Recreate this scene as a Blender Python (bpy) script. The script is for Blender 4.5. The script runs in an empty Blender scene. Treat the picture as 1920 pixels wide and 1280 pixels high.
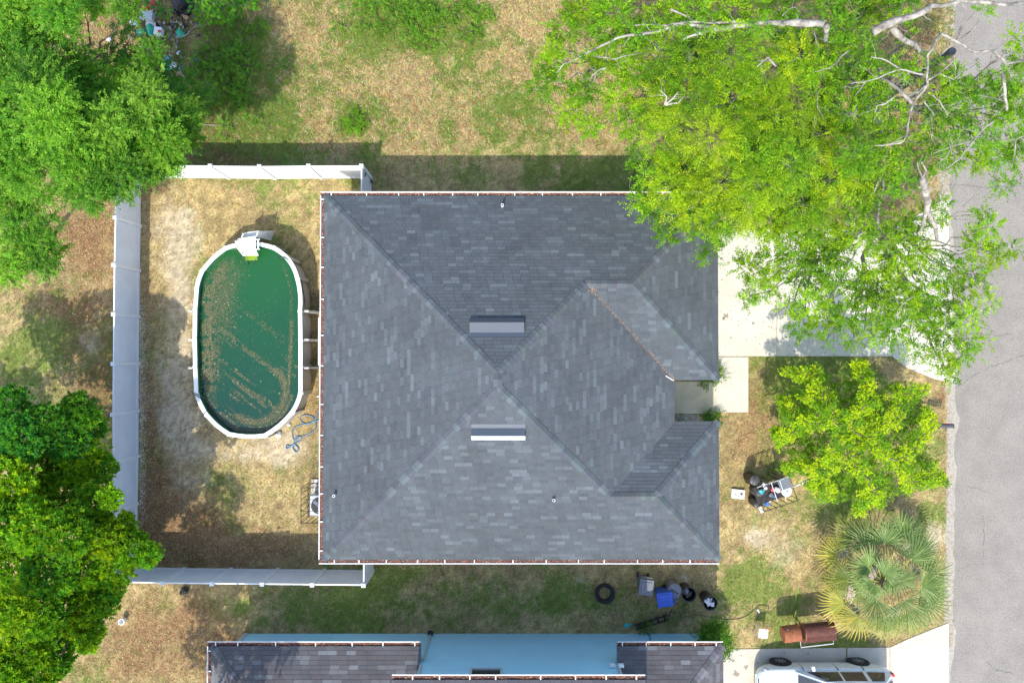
import bpy, math, random
import numpy as np
from mathutils import Vector, Matrix
random.seed(7); rng = np.random.default_rng(11)
R = math.radians
scene = bpy.context.scene
COL = scene.collection

# ---------------------------------------------------------------- camera, sky, sun, exposure
CAM_H = 29.0; FOC = 1363.0; TILT = R(1.05)
cam_data = bpy.data.cameras.new("camera"); cam = bpy.data.objects.new("camera", cam_data); COL.objects.link(cam)
cam.location = (0, 0, CAM_H); cam.rotation_euler = (TILT, 0, 0)
cam_data.sensor_width = 36; cam_data.lens = FOC / 1920 * 36; cam_data.clip_end = 2000; cam_data.clip_start = 0.1
scene.camera = cam
SUN_OFF = Vector((0.20, 0.767, -1.0))            # direction the sunlight travels
elev = math.atan2(1, math.hypot(SUN_OFF.x, SUN_OFF.y))
world = bpy.data.worlds.new("World"); scene.world = world; world.use_nodes = True
nt = world.node_tree; bg = nt.nodes["Background"]; sky = nt.nodes.new("ShaderNodeTexSky")
sky.sky_type = 'NISHITA'; sky.sun_disc = False; sky.sun_elevation = elev
sky.sun_rotation = math.atan2(-SUN_OFF.x, -SUN_OFF.y); sky.dust_density = 1.5
nt.links.new(sky.outputs[0], bg.inputs[0]); bg.inputs[1].default_value = 0.15
sl = bpy.data.lights.new("sun", 'SUN'); sun = bpy.data.objects.new("sun", sl); COL.objects.link(sun)
sl.energy = 2.15; sl.angle = R(0.5); sl.color = (1.0, 0.93, 0.80)
sun.rotation_euler = SUN_OFF.to_track_quat('-Z', 'Y').to_euler(); sun.location = (-8, -30, 40)
scene.view_settings.view_transform = 'Standard'; scene.view_settings.look = 'None'
scene.view_settings.exposure = 1.24; scene.view_settings.gamma = 1
scene.render.engine = 'CYCLES'; scene.cycles.max_bounces = 8; scene.cycles.transparent_max_bounces = 8

def P(px, py, h=0.0):
    """surveyed place (metres, origin under the drone) of a point seen at photo pixel px,py whose height is h"""
    x = (px - 960) / FOC; y = (640 - py) / FOC
    c, s = math.cos(TILT), math.sin(TILT)
    d = (x, y * c + s, y * s - c)
    t = (h - CAM_H) / d[2]
    return Vector((d[0] * t, d[1] * t, h))
def pixels(X, Y, Z=0.0):
    c, s = math.cos(TILT), math.sin(TILT)
    zz = Z - CAM_H
    yc = Y * c + zz * s; zc = -Y * s + zz * c
    return 960 + FOC * X / -zc, 640 - FOC * yc / -zc
def S(h): return FOC / (CAM_H - h)               # pixels per metre at height h

# ---------------------------------------------------------------- materials
def mat(name, color=(.5, .5, .5), rough=.6, metal=0, noise=0, nscale=8, bump=0, bscale=60, attr=None, spec=.5, trans=0, color2=None, coat=0):
    m = bpy.data.materials.new(name); m.use_nodes = True; n = m.node_tree.nodes; l = m.node_tree.links
    b = n["Principled BSDF"]; b.inputs["Roughness"].default_value = rough; b.inputs["Metallic"].default_value = metal
    b.inputs["Specular IOR Level"].default_value = spec; b.inputs["Coat Weight"].default_value = coat
    b.inputs["Base Color"].default_value = (*color, 1)
    src = None
    tc = n.new("ShaderNodeTexCoord")
    if attr:
        a = n.new("ShaderNodeAttribute"); a.attribute_name = attr; src = a.outputs["Color"]
    if noise:
        t = n.new("ShaderNodeTexNoise"); t.inputs["Scale"].default_value = nscale; t.inputs["Detail"].default_value = 6
        t.inputs["Roughness"].default_value = .65
        l.new(tc.outputs["Object"], t.inputs["Vector"])
        if color2:
            r = n.new("ShaderNodeValToRGB"); r.color_ramp.elements[0].position = .38; r.color_ramp.elements[1].position = .62
            r.color_ramp.elements[0].color = (*color, 1); r.color_ramp.elements[1].color = (*color2, 1)
            l.new(t.outputs[0], r.inputs[0]); src = r.outputs[0]
        else:
            mr = n.new("ShaderNodeMapRange"); mr.inputs[1].default_value = .25; mr.inputs[2].default_value = .75
            mr.inputs[3].default_value = 1 - noise; mr.inputs[4].default_value = 1 + noise
            l.new(t.outputs[0], mr.inputs[0])
            mx = n.new("ShaderNodeVectorMath"); mx.operation = 'SCALE'
            if src: l.new(src, mx.inputs[0])
            else: mx.inputs[0].default_value = color
            l.new(mr.outputs[0], mx.inputs["Scale"]); src = mx.outputs[0]
    if src: l.new(src, b.inputs["Base Color"])
    if bump:
        t2 = n.new("ShaderNodeTexNoise"); t2.inputs["Scale"].default_value = bscale; t2.inputs["Detail"].default_value = 4
        l.new(tc.outputs["Object"], t2.inputs["Vector"])
        bp = n.new("ShaderNodeBump"); bp.inputs["Strength"].default_value = bump; bp.inputs["Distance"].default_value = .02
        l.new(t2.outputs[0], bp.inputs["Height"]); l.new(bp.outputs[0], b.inputs["Normal"])
    if trans:
        o = n["Material Output"]; tr = n.new("ShaderNodeBsdfTranslucent"); mxs = n.new("ShaderNodeMixShader")
        mxs.inputs[0].default_value = trans
        if src:
            g = n.new("ShaderNodeVectorMath"); g.operation = 'MULTIPLY'; g.inputs[1].default_value = (1.25, 1.25, .6)
            l.new(src, g.inputs[0]); l.new(g.outputs[0], tr.inputs[0])
        else: tr.inputs[0].default_value = (*color, 1)
        l.new(b.outputs[0], mxs.inputs[1]); l.new(tr.outputs[0], mxs.inputs[2]); l.new(mxs.outputs[0], o.inputs[0])
    return m
M = {}
M['ground'] = mat('dry_lawn', attr='col', noise=.35, nscale=14, bump=.6, bscale=40, rough=.95, spec=.1)
M['grass'] = mat('grass_blades', attr='col', rough=.7, spec=.2, trans=.25)
M['leaf'] = mat('tree_leaf', attr='col', rough=.55, spec=.18, trans=.45)
M['palmleaf'] = mat('palm_leaf', attr='col', rough=.45, spec=.25, trans=.3)
M['dryleaf'] = mat('dry_leaf', attr='col', rough=.8, spec=.2)
M['shingle'] = mat('asphalt_shingle', attr='col', noise=.12, nscale=20, bump=.35, bscale=160, rough=.9, spec=.15)
def weather(m):      # broad weathering laid over the tab tones, in world space
    n = m.node_tree.nodes; l = m.node_tree.links; b = n["Principled BSDF"]; src = b.inputs["Base Color"].links[0].from_socket; g = n.new("ShaderNodeNewGeometry")
    for t in [x for x in n if x.type == 'TEX_NOISE']: l.new(g.outputs["Position"], t.inputs["Vector"])
    t = n.new("ShaderNodeTexNoise"); t.inputs["Scale"].default_value = .7; t.inputs["Detail"].default_value = 7; t.inputs["Roughness"].default_value = .7; l.new(g.outputs["Position"], t.inputs["Vector"])
    r = n.new("ShaderNodeValToRGB"); e = r.color_ramp.elements; e[0].position = .3; e[1].position = .7; e[0].color = (.84, .83, .82, 1); e[1].color = (1.14, 1.15, 1.15, 1); l.new(t.outputs[0], r.inputs[0])
    v = n.new("ShaderNodeVectorMath"); v.operation = 'MULTIPLY'; l.new(src, v.inputs[0]); l.new(r.outputs[0], v.inputs[1]); l.new(v.outputs[0], b.inputs["Base Color"])
weather(M['shingle'])
M['deck'] = mat('roof_underlay', (.035, .037, .042), rough=.9)
M['bark'] = mat('pale_bark', (.15, .135, .115), noise=.4, nscale=4, bump=.9, bscale=16, rough=.9, color2=(.42, .39, .34))
M['bark_dark'] = mat('brown_bark', (.10, .075, .05), noise=.4, nscale=5, bump=.7, bscale=25, rough=.9, color2=(.22, .17, .12))
M['white'] = mat('white_vinyl', (.78, .80, .82), rough=.4, noise=.04, nscale=2)
M['vinylpanel'] = mat('vinyl_panel', (.72, .76, .82), rough=.45, noise=.10, nscale=1.1)
M['gutter'] = mat('white_gutter', (.80, .79, .78), rough=.4)
M['gutter_in'] = mat('gutter_inside', (.10, .055, .045), rough=.8, noise=.4, nscale=10)
M['concrete'] = mat('pale_concrete', (.56, .53, .45), rough=.85, noise=.16, nscale=1.1, bump=.25, bscale=90)
M['concrete_tan'] = mat('tan_porch_concrete', (.56, .50, .36), rough=.85, noise=.16, nscale=2.2, bump=.2, bscale=90)
M['concrete_old'] = mat('stained_concrete', (.54, .49, .41), rough=.88, noise=.12, nscale=2.2, bump=.3, bscale=90)
M['pool_white'] = mat('pool_resin', (.80, .82, .80), rough=.35, noise=.03)
M['pool_wall'] = mat('pool_wall', (.50, .48, .44), rough=.55, noise=.1, nscale=3)
M['liner'] = mat('algae_liner', (.02, .16, .10), rough=.5, noise=.5, nscale=2, color2=(.05, .22, .05))
M['blue'] = mat('pale_blue_stucco', (.36, .69, .86), rough=.8, noise=.05, nscale=1.2, bump=.2, bscale=120)
M['beige_wall'] = mat('grey_stucco', (.40, .38, .35), rough=.9, noise=.08, nscale=2)
M['trim'] = mat('grey_trim', (.42, .47, .48), rough=.6)
M['glass'] = mat('window_glass', (.03, .035, .04), rough=.06, spec=.8)
M['black'] = mat('black_plastic', (.018, .018, .02), rough=.45, noise=.2, nscale=6)
M['darkgrey'] = mat('charcoal_plastic', (.07, .075, .08), rough=.5, noise=.15, nscale=5)
M['grey'] = mat('grey_plastic', (.14, .16, .19), rough=.5, noise=.12, nscale=5)
M['bluebin'] = mat('blue_plastic', (.02, .10, .52), rough=.45, noise=.12, nscale=5)
M['rubber'] = mat('tyre_rubber', (.022, .022, .026), rough=.8, noise=.2, nscale=14, bump=.5, bscale=50)
M['rust'] = mat('rusty_steel', (.13, .040, .026), rough=.8, noise=.5, nscale=7, color2=(.075, .026, .020), bump=.3)
M['rust_orange'] = mat('orange_rusty_steel', (.34, .115, .045), rough=.85, noise=.5, nscale=6, color2=(.22, .075, .035), bump=.3)
M['metal'] = mat('galvanised_metal', (.42, .45, .50), rough=.35, metal=.7, noise=.08)
M['steel_dark'] = mat('dark_steel', (.035, .03, .03), rough=.6, metal=.3)
M['vent'] = mat('painted_vent_metal', (.07, .088, .115), rough=.55, noise=.06, nscale=3)
M['carpaint'] = mat('white_car_paint', (.74, .78, .78), rough=.22, coat=.6)
M['chrome'] = mat('chrome', (.6, .62, .65), rough=.15, metal=1)
M['red'] = mat('red_plastic', (.55, .03, .03), rough=.4)
M['amber'] = mat('amber_plastic', (.6, .18, .05), rough=.3)
M['hose'] = mat('blue_hose', (.10, .22, .38), rough=.45)
M['cable'] = mat('dark_hose', (.05, .045, .04), rough=.6)
M['gravel'] = mat('grey_stones', (.35, .33, .30), rough=.9, noise=.5, nscale=30)
M['cloth_white'] = mat('white_cloth', (.72, .70, .72), rough=.9, noise=.1)
M['teal'] = mat('teal_plastic', (.03, .38, .42), rough=.4)
M['greenbag'] = mat('green_plastic_bag', (.02, .36, .20), rough=.3, noise=.3, nscale=8)
M['blackbag'] = mat('black_plastic_bag', (.015, .015, .018), rough=.22, bump=.8, bscale=12)
M['cardboard'] = mat('cardboard', (.42, .28, .16), rough=.85, noise=.1)
M['bluecloth'] = mat('blue_cloth', (.05, .16, .5), rough=.7)
M['yellow'] = mat('yellow_plastic', (.75, .5, .05), rough=.5)
M['palm_stem'] = mat('palm_petiole', (.38, .42, .08), rough=.5)
M['palm_dead'] = mat('dead_palm_leaf', (.32, .27, .22), rough=.9, noise=.3, nscale=12)
M['wood'] = mat('weathered_wood', (.20, .17, .13), rough=.9, noise=.35, nscale=6, bump=.3)

def asphalt():
    m = mat('bleached_asphalt', (.30, .285, .275), rough=.92, bump=.5, bscale=70, spec=.2)
    n = m.node_tree.nodes; l = m.node_tree.links; b = n["Principled BSDF"]; tc = n.new("ShaderNodeTexCoord")
    a = n.new("ShaderNodeTexNoise"); a.inputs["Scale"].default_value = .8; a.inputs["Detail"].default_value = 8; a.inputs["Roughness"].default_value = .7
    f = n.new("ShaderNodeTexNoise"); f.inputs["Scale"].default_value = 24; f.inputs["Detail"].default_value = 5; f.inputs["Roughness"].default_value = .8
    v = n.new("ShaderNodeTexVoronoi"); v.inputs["Scale"].default_value = 38
    for t in (a, f, v): l.new(tc.outputs["Object"], t.inputs["Vector"])
    r = n.new("ShaderNodeValToRGB"); e = r.color_ramp.elements; e[0].position = .3; e[1].position = .7
    e[0].color = (.245, .226, .202, 1); e[1].color = (.325, .302, .268, 1); l.new(a.outputs[0], r.inputs[0])
    mr = n.new("ShaderNodeMapRange"); mr.inputs[1].default_value = .3; mr.inputs[2].default_value = .7; mr.inputs[3].default_value = .55; mr.inputs[4].default_value = 1.45
    l.new(f.outputs[0], mr.inputs[0])
    mr2 = n.new("ShaderNodeMapRange"); mr2.inputs[1].default_value = 0; mr2.inputs[2].default_value = .6; mr2.inputs[3].default_value = 1.12; mr2.inputs[4].default_value = .85
    l.new(v.outputs["Distance"], mr2.inputs[0])
    mu = n.new("ShaderNodeMath"); mu.operation = 'MULTIPLY'; l.new(mr.outputs[0], mu.inputs[0]); l.new(mr2.outputs[0], mu.inputs[1])
    s = n.new("ShaderNodeVectorMath"); s.operation = 'SCALE'; l.new(r.outputs[0], s.inputs[0]); l.new(mu.outputs[0], s.inputs["Scale"])
    l.new(s.outputs[0], b.inputs["Base Color"]); return m
M['asphalt'] = asphalt()
def poolwater():
    m = mat('green_pool_water', (.01, .12, .07), rough=.12, spec=.5)
    n = m.node_tree.nodes; l = m.node_tree.links; b = n["Principled BSDF"]; tc = n.new("ShaderNodeTexCoord")
    sp = n.new("ShaderNodeSeparateXYZ"); l.new(tc.outputs["Object"], sp.inputs[0])
    a = n.new("ShaderNodeTexNoise"); a.inputs["Scale"].default_value = .5; a.inputs["Detail"].default_value = 4; l.new(tc.outputs["Object"], a.inputs["Vector"])
    mr = n.new("ShaderNodeMapRange"); mr.inputs[1].default_value = -3.5; mr.inputs[2].default_value = 4; mr.inputs[3].default_value = -.1; mr.inputs[4].default_value = .75; l.new(sp.outputs[1], mr.inputs[0])
    ad = n.new("ShaderNodeMath"); l.new(mr.outputs[0], ad.inputs[0])
    sc = n.new("ShaderNodeMath"); sc.operation = 'MULTIPLY'; sc.inputs[1].default_value = .4; l.new(a.outputs[0], sc.inputs[0]); l.new(sc.outputs[0], ad.inputs[1])
    r = n.new("ShaderNodeValToRGB"); e = r.color_ramp.elements; e[0].position = .1; e[0].color = (.004, .048, .033, 1); e[1].position = .9; e[1].color = (.012, .10, .026, 1)
    l.new(ad.outputs[0], r.inputs[0]); l.new(r.outputs[0], b.inputs["Base Color"])
    return m
M['water'] = poolwater()
M['sand'] = mat('verge_sand', (.36, .33, .285), rough=.95, noise=.35, nscale=12, bump=.5)

# ---------------------------------------------------------------- helpers
def tag(o, label=None, cat=None, group=None, kind=None):
    if label: o['label'] = label
    if cat: o['category'] = cat
    if group: o['group'] = group
    if kind: o['kind'] = kind
    return o
def empty(name, loc, label, cat, group=None, rz=0):
    o = bpy.data.objects.new(name, None); COL.objects.link(o); o.location = loc; o.rotation_euler = (0, 0, rz); o.empty_display_size = .2
    return tag(o, label, cat, group)
def link(name, me, m, parent=None, loc=None, smooth=False):
    for x in (m if isinstance(m, (list, tuple)) else [m]):
        if x and len(me.materials) < (len(m) if isinstance(m, (list, tuple)) else 1): me.materials.append(x)
    if smooth: me.polygons.foreach_set('use_smooth', [True] * len(me.polygons))
    o = bpy.data.objects.new(name, me); COL.objects.link(o)
    if parent is not None:
        o.parent = parent
        w = Vector((0, 0, 0)); p = parent
        while p is not None: w += p.location; p = p.parent
        if loc is None and all(abs(a) < 1e-9 for a in parent.rotation_euler): o.location = -w   # mesh given in world coordinates
        elif loc is not None: o.location = loc
    elif loc is not None: o.location = loc
    return o
def np_mesh(name, V, F, col=None, k=None):
    """V (n,3); F (m,k) uniform polygons; col (m,3) face colours"""
    V = np.asarray(V, dtype=np.float32); F = np.asarray(F, dtype=np.int32); k = F.shape[1]
    me = bpy.data.meshes.new(name); me.vertices.add(len(V)); me.vertices.foreach_set('co', V.ravel())
    me.loops.add(F.size); me.loops.foreach_set('vertex_index', F.ravel())
    me.polygons.add(len(F)); me.polygons.foreach_set('loop_start', np.arange(0, F.size, k, dtype=np.int32))
    me.polygons.foreach_set('loop_total', np.full(len(F), k, dtype=np.int32))
    me.update(calc_edges=True)
    if col is not None:
        a = me.attributes.new('col', 'FLOAT_COLOR', 'FACE')
        c = np.ones((len(F), 4), dtype=np.float32); c[:, :3] = col; a.data.foreach_set('color', c.ravel())
    return me
class MB:
    def __init__(s): s.v = []; s.f = []; s.c = []
    def add(s, verts, faces, col=(1, 1, 1)):
        b = len(s.v); s.v += [tuple(x) for x in verts]; s.f += [tuple(b + i for i in f) for f in faces]; s.c += [col] * len(faces); return s
    def box(s, c, size, rz=0, rx=0, ry=0, col=(1, 1, 1), taper=1):
        x, y, z = size[0] / 2, size[1] / 2, size[2] / 2
        vs = [Vector((sx * x * (taper if sz < 0 else 1), sy * y * (taper if sz < 0 else 1), sz * z)) for sz in (-1, 1) for sy in (-1, 1) for sx in (-1, 1)]
        m = Matrix.Rotation(rz, 3, 'Z') @ Matrix.Rotation(ry, 3, 'Y') @ Matrix.Rotation(rx, 3, 'X')
        return s.add([Vector(c) + m @ v for v in vs], [(0, 2, 3, 1), (4, 5, 7, 6), (0, 1, 5, 4), (2, 6, 7, 3), (0, 4, 6, 2), (1, 3, 7, 5)], col)
    def prism(s, pts, z0, z1, col=(1, 1, 1)):
        n = len(pts); a = [(p[0], p[1], z0) for p in pts]; b = [(p[0], p[1], z1) for p in pts]
        area = sum(pts[i][0] * pts[(i + 1) % n][1] - pts[(i + 1) % n][0] * pts[i][1] for i in range(n))
        f = [tuple(range(n, 2 * n)), tuple(range(n - 1, -1, -1))] + [(i, (i + 1) % n, n + (i + 1) % n, n + i) for i in range(n)]
        if area < 0: f = [tuple(reversed(x)) for x in f]
        return s.add(a + b, f, col)
    def lathe(s, c, prof, n=20, axis=Vector((0, 0, 1)), caps=True, col=(1, 1, 1)):
        q = axis.normalized().to_track_quat('Z', 'Y'); vs = []
        for r, z in prof:
            for i in range(n):
                a = 2 * math.pi * i / n; vs.append(Vector(c) + q @ Vector((r * math.cos(a), r * math.sin(a), z)))
        f = [(j * n + i, j * n + (i + 1) % n, (j + 1) * n + (i + 1) % n, (j + 1) * n + i) for j in range(len(prof) - 1) for i in range(n)]
        if caps: f += [tuple(reversed(range(n))), tuple((len(prof) - 1) * n + i for i in range(n))]
        return s.add(vs, f, col)
    def tube(s, pts, rad, n=6, col=(1, 1, 1)):
        pts = [Vector(p) for p in pts]; rad = rad if isinstance(rad, (list, tuple)) else [rad] * len(pts); vs = []
        up = Vector((.13, .21, .97))
        for i, p in enumerate(pts):
            d = (pts[min(i + 1, len(pts) - 1)] - pts[max(i - 1, 0)]).normalized()
            a = d.cross(up); a = a.normalized() if a.length > 1e-4 else Vector((1, 0, 0)); b = d.cross(a)
            for k in range(n):
                t = 2 * math.pi * k / n; vs.append(p + (a * math.cos(t) + b * math.sin(t)) * rad[i])
        f = [(j * n + i, j * n + (i + 1) % n, (j + 1) * n + (i + 1) % n, (j + 1) * n + i) for j in range(len(pts) - 1) for i in range(n)]
        f += [tuple(reversed(range(n))), tuple((len(pts) - 1) * n + i for i in range(n))]
        return s.add(vs, f, col)
    def build(s, name, m, parent=None, loc=None, smooth=False, bevel=0, colour=False, subd=0):
        me = bpy.data.meshes.new(name); me.from_pydata(s.v, [], s.f); me.update()
        if colour:
            a = me.attributes.new('col', 'FLOAT_COLOR', 'FACE')
            c = np.ones((len(s.f), 4), dtype=np.float32); c[:, :3] = s.c; a.data.foreach_set('color', c.ravel())
        o = link(name, me, m, parent, loc, smooth)
        if bevel:
            b = o.modifiers.new('bevel', 'BEVEL'); b.width = bevel; b.segments = 2; b.limit_method = 'ANGLE'
        if subd:
            b = o.modifiers.new('subd', 'SUBSURF'); b.levels = subd; b.render_levels = subd
        return o
def vnoise(x, y, scale, seed=0):
    x = np.asarray(x) * scale; y = np.asarray(y) * scale
    xi = np.floor(x).astype(np.int64); yi = np.floor(y).astype(np.int64); fx = x - xi; fy = y - yi
    fx = fx * fx * (3 - 2 * fx); fy = fy * fy * (3 - 2 * fy)
    def h(a, b):
        n = (a * 374761393 + b * 668265263 + seed * 974711) & 0x7fffffff
        n = ((n ^ (n >> 13)) * 1274126177) & 0x7fffffff
        return ((n ^ (n >> 16)) & 0xffff) / 65535.0
    return (h(xi, yi) * (1 - fx) + h(xi + 1, yi) * fx) * (1 - fy) + (h(xi, yi + 1) * (1 - fx) + h(xi + 1, yi + 1) * fx) * fy
def fbm(x, y, scale, seed=0, octs=4):
    v = 0; a = .5; t = 0
    for i in range(octs): v = v + a * vnoise(x, y, scale * 2 ** i, seed + i); t += a; a *= .6
    return v / t
# ================================================================= GROUND
# blobs (photo pixel x, y, radius x, radius y, amount) of green growth, bare sand, brown leaf litter
GREEN = [(430, 140, 70, 130, 1.0), (790, 20, 120, 60, .8), (720, 60, 60, 60, .6), (660, 235, 40, 30, .9), (860, 60, 60, 60, .5), (450, 200, 90, 90, .3),
         (560, 300, 160, 25, .5), (900, 330, 300, 35, .45), (1120, 340, 120, 40, .4), (150, 600, 60, 90, .7), (60, 640, 70, 80, .7), (200, 700, 30, 40, .5),
         (440, 330, 60, 12, .5), (480, 280, 60, 20, .4), (420, 900, 30, 60, .35), (480, 470, 60, 30, .25), (900, 1110, 200, 45, .5), (1000, 1145, 260, 40, .3), (760, 1085, 60, 25, .5), (1050, 1130, 80, 30, .4), (700, 1120, 120, 60, .55),
         (1250, 1150, 150, 45, .5), (1400, 1090, 90, 40, .45), (1480, 1130, 110, 60, .65), (1540, 690, 100, 35, .8), (1480, 710, 60, 30, .5), (1560, 950, 70, 50, .9),
         (1420, 1060, 60, 50, .4), (1560, 1210, 140, 20, .8), (1740, 950, 40, 90, .75), (1640, 700, 60, 40, .4), (1430, 900, 40, 40, .4), (1380, 760, 30, 60, .3),
         (430, 1130, 140, 30, .45), (560, 1150, 130, 30, .6), (640, 1080, 60, 20, .4), (350, 700, 40, 60, .1), (1500, 320, 300, 120, .5), (300, 200, 160, 200, .45), (120, 1000, 160, 260, .3),
         (980, 180, 60, 120, .25), (600, 150, 120, 100, .22), (850, 180, 150, 80, .25), (1000, 240, 200, 40, .2), (1750, 1220, 60, 20, .5), (520, 380, 60, 30, .2), (1340, 1200, 40, 30, .6)]
SAND = [(330, 480, 45, 90, .8), (340, 420, 60, 50, .6), (345, 640, 35, 110, 1.0), (310, 700, 40, 80, .6), (340, 800, 60, 60, .8), (360, 880, 50, 50, .6), (470, 850, 90, 28, 1.0),
        (540, 830, 40, 40, .8), (300, 350, 60, 30, .3), (350, 930, 60, 40, .5), (1410, 1010, 30, 20, .8), (1280, 1082, 16, 9, 1.6), (1090, 1085, 14, 8, .9), (1460, 1010, 60, 60, .4), (1752, 1010, 20, 30, 1.0),
        (170, 640, 30, 40, .6), (1430, 830, 60, 50, .3), (1783, 900, 9, 400, 1.0), (1783, 500, 9, 300, .8), (1460, 1050, 70, 30, .3), (1775, 690, 12, 60, .5), (1395, 1260, 40, 20, .3)]
LITTER = [(440, 1030, 180, 45, 1.1), (350, 960, 80, 70, .7), (280, 760, 18, 300, .8), (300, 1000, 70, 60, .8), (330, 1150, 110, 60, .8), (260, 1230, 150, 60, .9), (430, 1230, 60, 60, .6),
          (200, 30, 90, 60, 1.3), (150, 430, 80, 60, .6), (170, 560, 80, 160, .9), (60, 560, 90, 40, .4), (200, 730, 60, 50, .8), (300, 250, 150, 120, .5), (420, 310, 110, 30, .7), (420, 240, 60, 30, .5),
          (1720, 90, 60, 60, .9), (1720, 260, 50, 90, .9), (1700, 390, 90, 40, .4), (1400, 800, 50, 120, .5), (1700, 740, 80, 30, .5), (1440, 800, 60, 90, .4), (590, 700, 20, 200, .5), (480, 600, 130, 30, .3),
          (700, 330, 60, 30, .5), (1050, 330, 120, 30, .4), (620, 1190, 200, 15, .5), (1770, 800, 15, 150, .6), (1200, 1170, 200, 12, .5), (320, 850, 60, 100, .6), (960, 90, 60, 60, .25), (1190, 60, 40, 60, .5)]
def blobs(L, px, py):
    v = np.zeros_like(px)
    for (cx, cy, rx, ry, a) in L: v += a * np.exp(-(((px - cx) / rx) ** 2 + ((py - cy) / ry) ** 2))
    return v
def ground_fields(X, Y):
    px, py = pixels(X, Y)
    n1 = fbm(X, Y, .55, 3); n2 = fbm(X, Y, 1.6, 9); n3 = fbm(X, Y, 4.5, 21)
    g = blobs(GREEN, px, py) * (.55 + .9 * n1) + (n1 - .5) * 1.3 + (n2 - .5) * 1.5 + .03 + (n3 - .5) * 1.2
    s = blobs(SAND, px, py) * (.45 + 1.1 * n2) + (fbm(X, Y, .9, 77) - .5) * .8 + (n3 - .5) * .5 - .08
    l = blobs(LITTER, px, py) * (.55 + .9 * fbm(X, Y, 1.1, 44)) + (fbm(X, Y, .8, 54) - .5) * 1.0 + (n3 - .5) * .6 - .05
    f = lambda v, a, b: np.clip((v - a) / (b - a), 0, 1)
    return f(g, .15, .85), f(s, .3, .9), f(l, .25, .95)
STRAW = np.array((.45, .355, .175)); GRN = np.array((.16, .215, .045)); SND = np.array((.46, .39, .275)); LIT = np.array((.22, .12, .065)); SOIL = np.array((.205, .155, .085))
def mix(a, b, t): return a * (1 - t[..., None]) + b * t[..., None]
xs = np.concatenate([[-400, -150, -60, -35], np.arange(-24, 24.01, .1), [35, 60, 150, 400]])
ys = np.concatenate([[-400, -150, -60, -30], np.arange(-15.5, 16.51, .1), [30, 60, 150, 400]])
GX, GY = np.meshgrid(xs, ys); g, s, l = ground_fields(GX, GY)
n4 = fbm(GX, GY, 3.0, 88); n5 = vnoise(GX, GY, 9.0, 5)
C = np.ones(GX.shape + (3,)) * STRAW
C = mix(C, SOIL, np.clip((n4 - .40) * 2.6, 0, .72)); C = mix(C, SOIL, np.clip((fbm(GX, GY, .5, 61) - .5) * 2.2, 0, .5)); C = mix(C, GRN, g * .8); C = mix(C, LIT, l * .85); C = mix(C, SND, s * .9)
C *= (.62 + .76 * n5)[..., None]
V = np.stack([GX, GY, np.zeros_like(GX)], -1).reshape(-1, 3); nx = len(xs); ny = len(ys)
idx = np.arange(nx * ny).reshape(ny, nx)
F = np.stack([idx[:-1, :-1], idx[:-1, 1:], idx[1:, 1:], idx[1:, :-1]], -1).reshape(-1, 4)
me = np_mesh('ground', V, F)
a = me.attributes.new('col', 'FLOAT_COLOR', 'POINT'); c4 = np.ones((len(V), 4), dtype=np.float32); c4[:, :3] = C.reshape(-1, 3); a.data.foreach_set('color', c4.ravel())
tag(link('ground', me, M['ground']), kind='structure')

# ---- road, driveways, walk, porch
def poly(pp, h=0.0): return [tuple(P(x, y, h)[:2]) for x, y in pp]
edge = [(1792, -400), (1786, 0), (1779, 200), (1775, 345), (1781, 420), (1786, 560), (1790, 700), (1788, 860), (1786, 1000), (1783, 1120), (1780, 1280), (1778, 1700)]
b = MB(); e = []
for i in range(len(edge) - 1):
    for k in range(12):
        t = k / 12; x = edge[i][0] * (1 - t) + edge[i + 1][0] * t; y = edge[i][1] * (1 - t) + edge[i + 1][1] * t
        p = P(x + random.uniform(-1.6, 1.6), y); e.append((p.x, p.y))
X1 = 24.6
b.add([(x, y, .004) for x, y in e] + [(X1, y, .004) for x, y in e], [(i + 1, i, len(e) + i, len(e) + i + 1) for i in range(len(e) - 1)])
b.add([(17.4, e[-1][1], .004), (X1, e[-1][1], .004), (X1, -200, .004), (17.4, -200, .004), (17.4, e[0][1], .004), (X1, e[0][1], .004), (X1, 200, .004), (17.4, 200, .004)], [(3, 2, 1, 0), (4, 5, 6, 7)])
tag(b.build('road', M['asphalt']), kind='structure')
# cracks and the tar seams that cross the road
def crack(pts, w, name='road_crack'):
    b = MB(); pp = []
    for i in range(len(pts) - 1):
        for k in range(8):
            t = k / 8; pp.append((pts[i][0] * (1 - t) + pts[i + 1][0] * t + random.uniform(-1.5, 1.5), pts[i][1] * (1 - t) + pts[i + 1][1] * t + random.uniform(-1.5, 1.5)))
    pp.append(pts[-1]); q = [P(x, y) for x, y in pp]
    for i in range(len(q) - 1):
        if random.random() < .12 and w > .012: continue
        d = (q[i + 1] - q[i]).normalized(); n_ = Vector((-d.y, d.x, 0)) * w * random.uniform(.4, 1.2)
        b.add([q[i] - n_ + Vector((0, 0, .008)), q[i + 1] - n_ + Vector((0, 0, .008)), q[i + 1] + n_ + Vector((0, 0, .008)), q[i] + n_ + Vector((0, 0, .008))], [(0, 1, 2, 3)])
    return b
M['tar'] = mat('tar', (.15, .14, .13), rough=.9, noise=.4, nscale=20)
cr = MB()
for pts, w in [([(1776, 346), (1810, 348), (1850, 352), (1880, 350), (1925, 349)], .012), ([(1806, 718), (1830, 700), (1855, 688), (1885, 678), (1925, 664)], .018), ([(1852, 640), (1872, 630), (1898, 624)], .018),
               ([(1843, 970), (1845, 1010), (1842, 1060)], .016), ([(1790, 908), (1830, 915), (1860, 925)], .008), ([(1850, 1240), (1870, 1255), (1900, 1262)], .016)]:
    k = crack(pts, w); cr.add(k.v, k.f)
tag(cr.build('road_crack', M['tar']), kind='structure')
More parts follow.
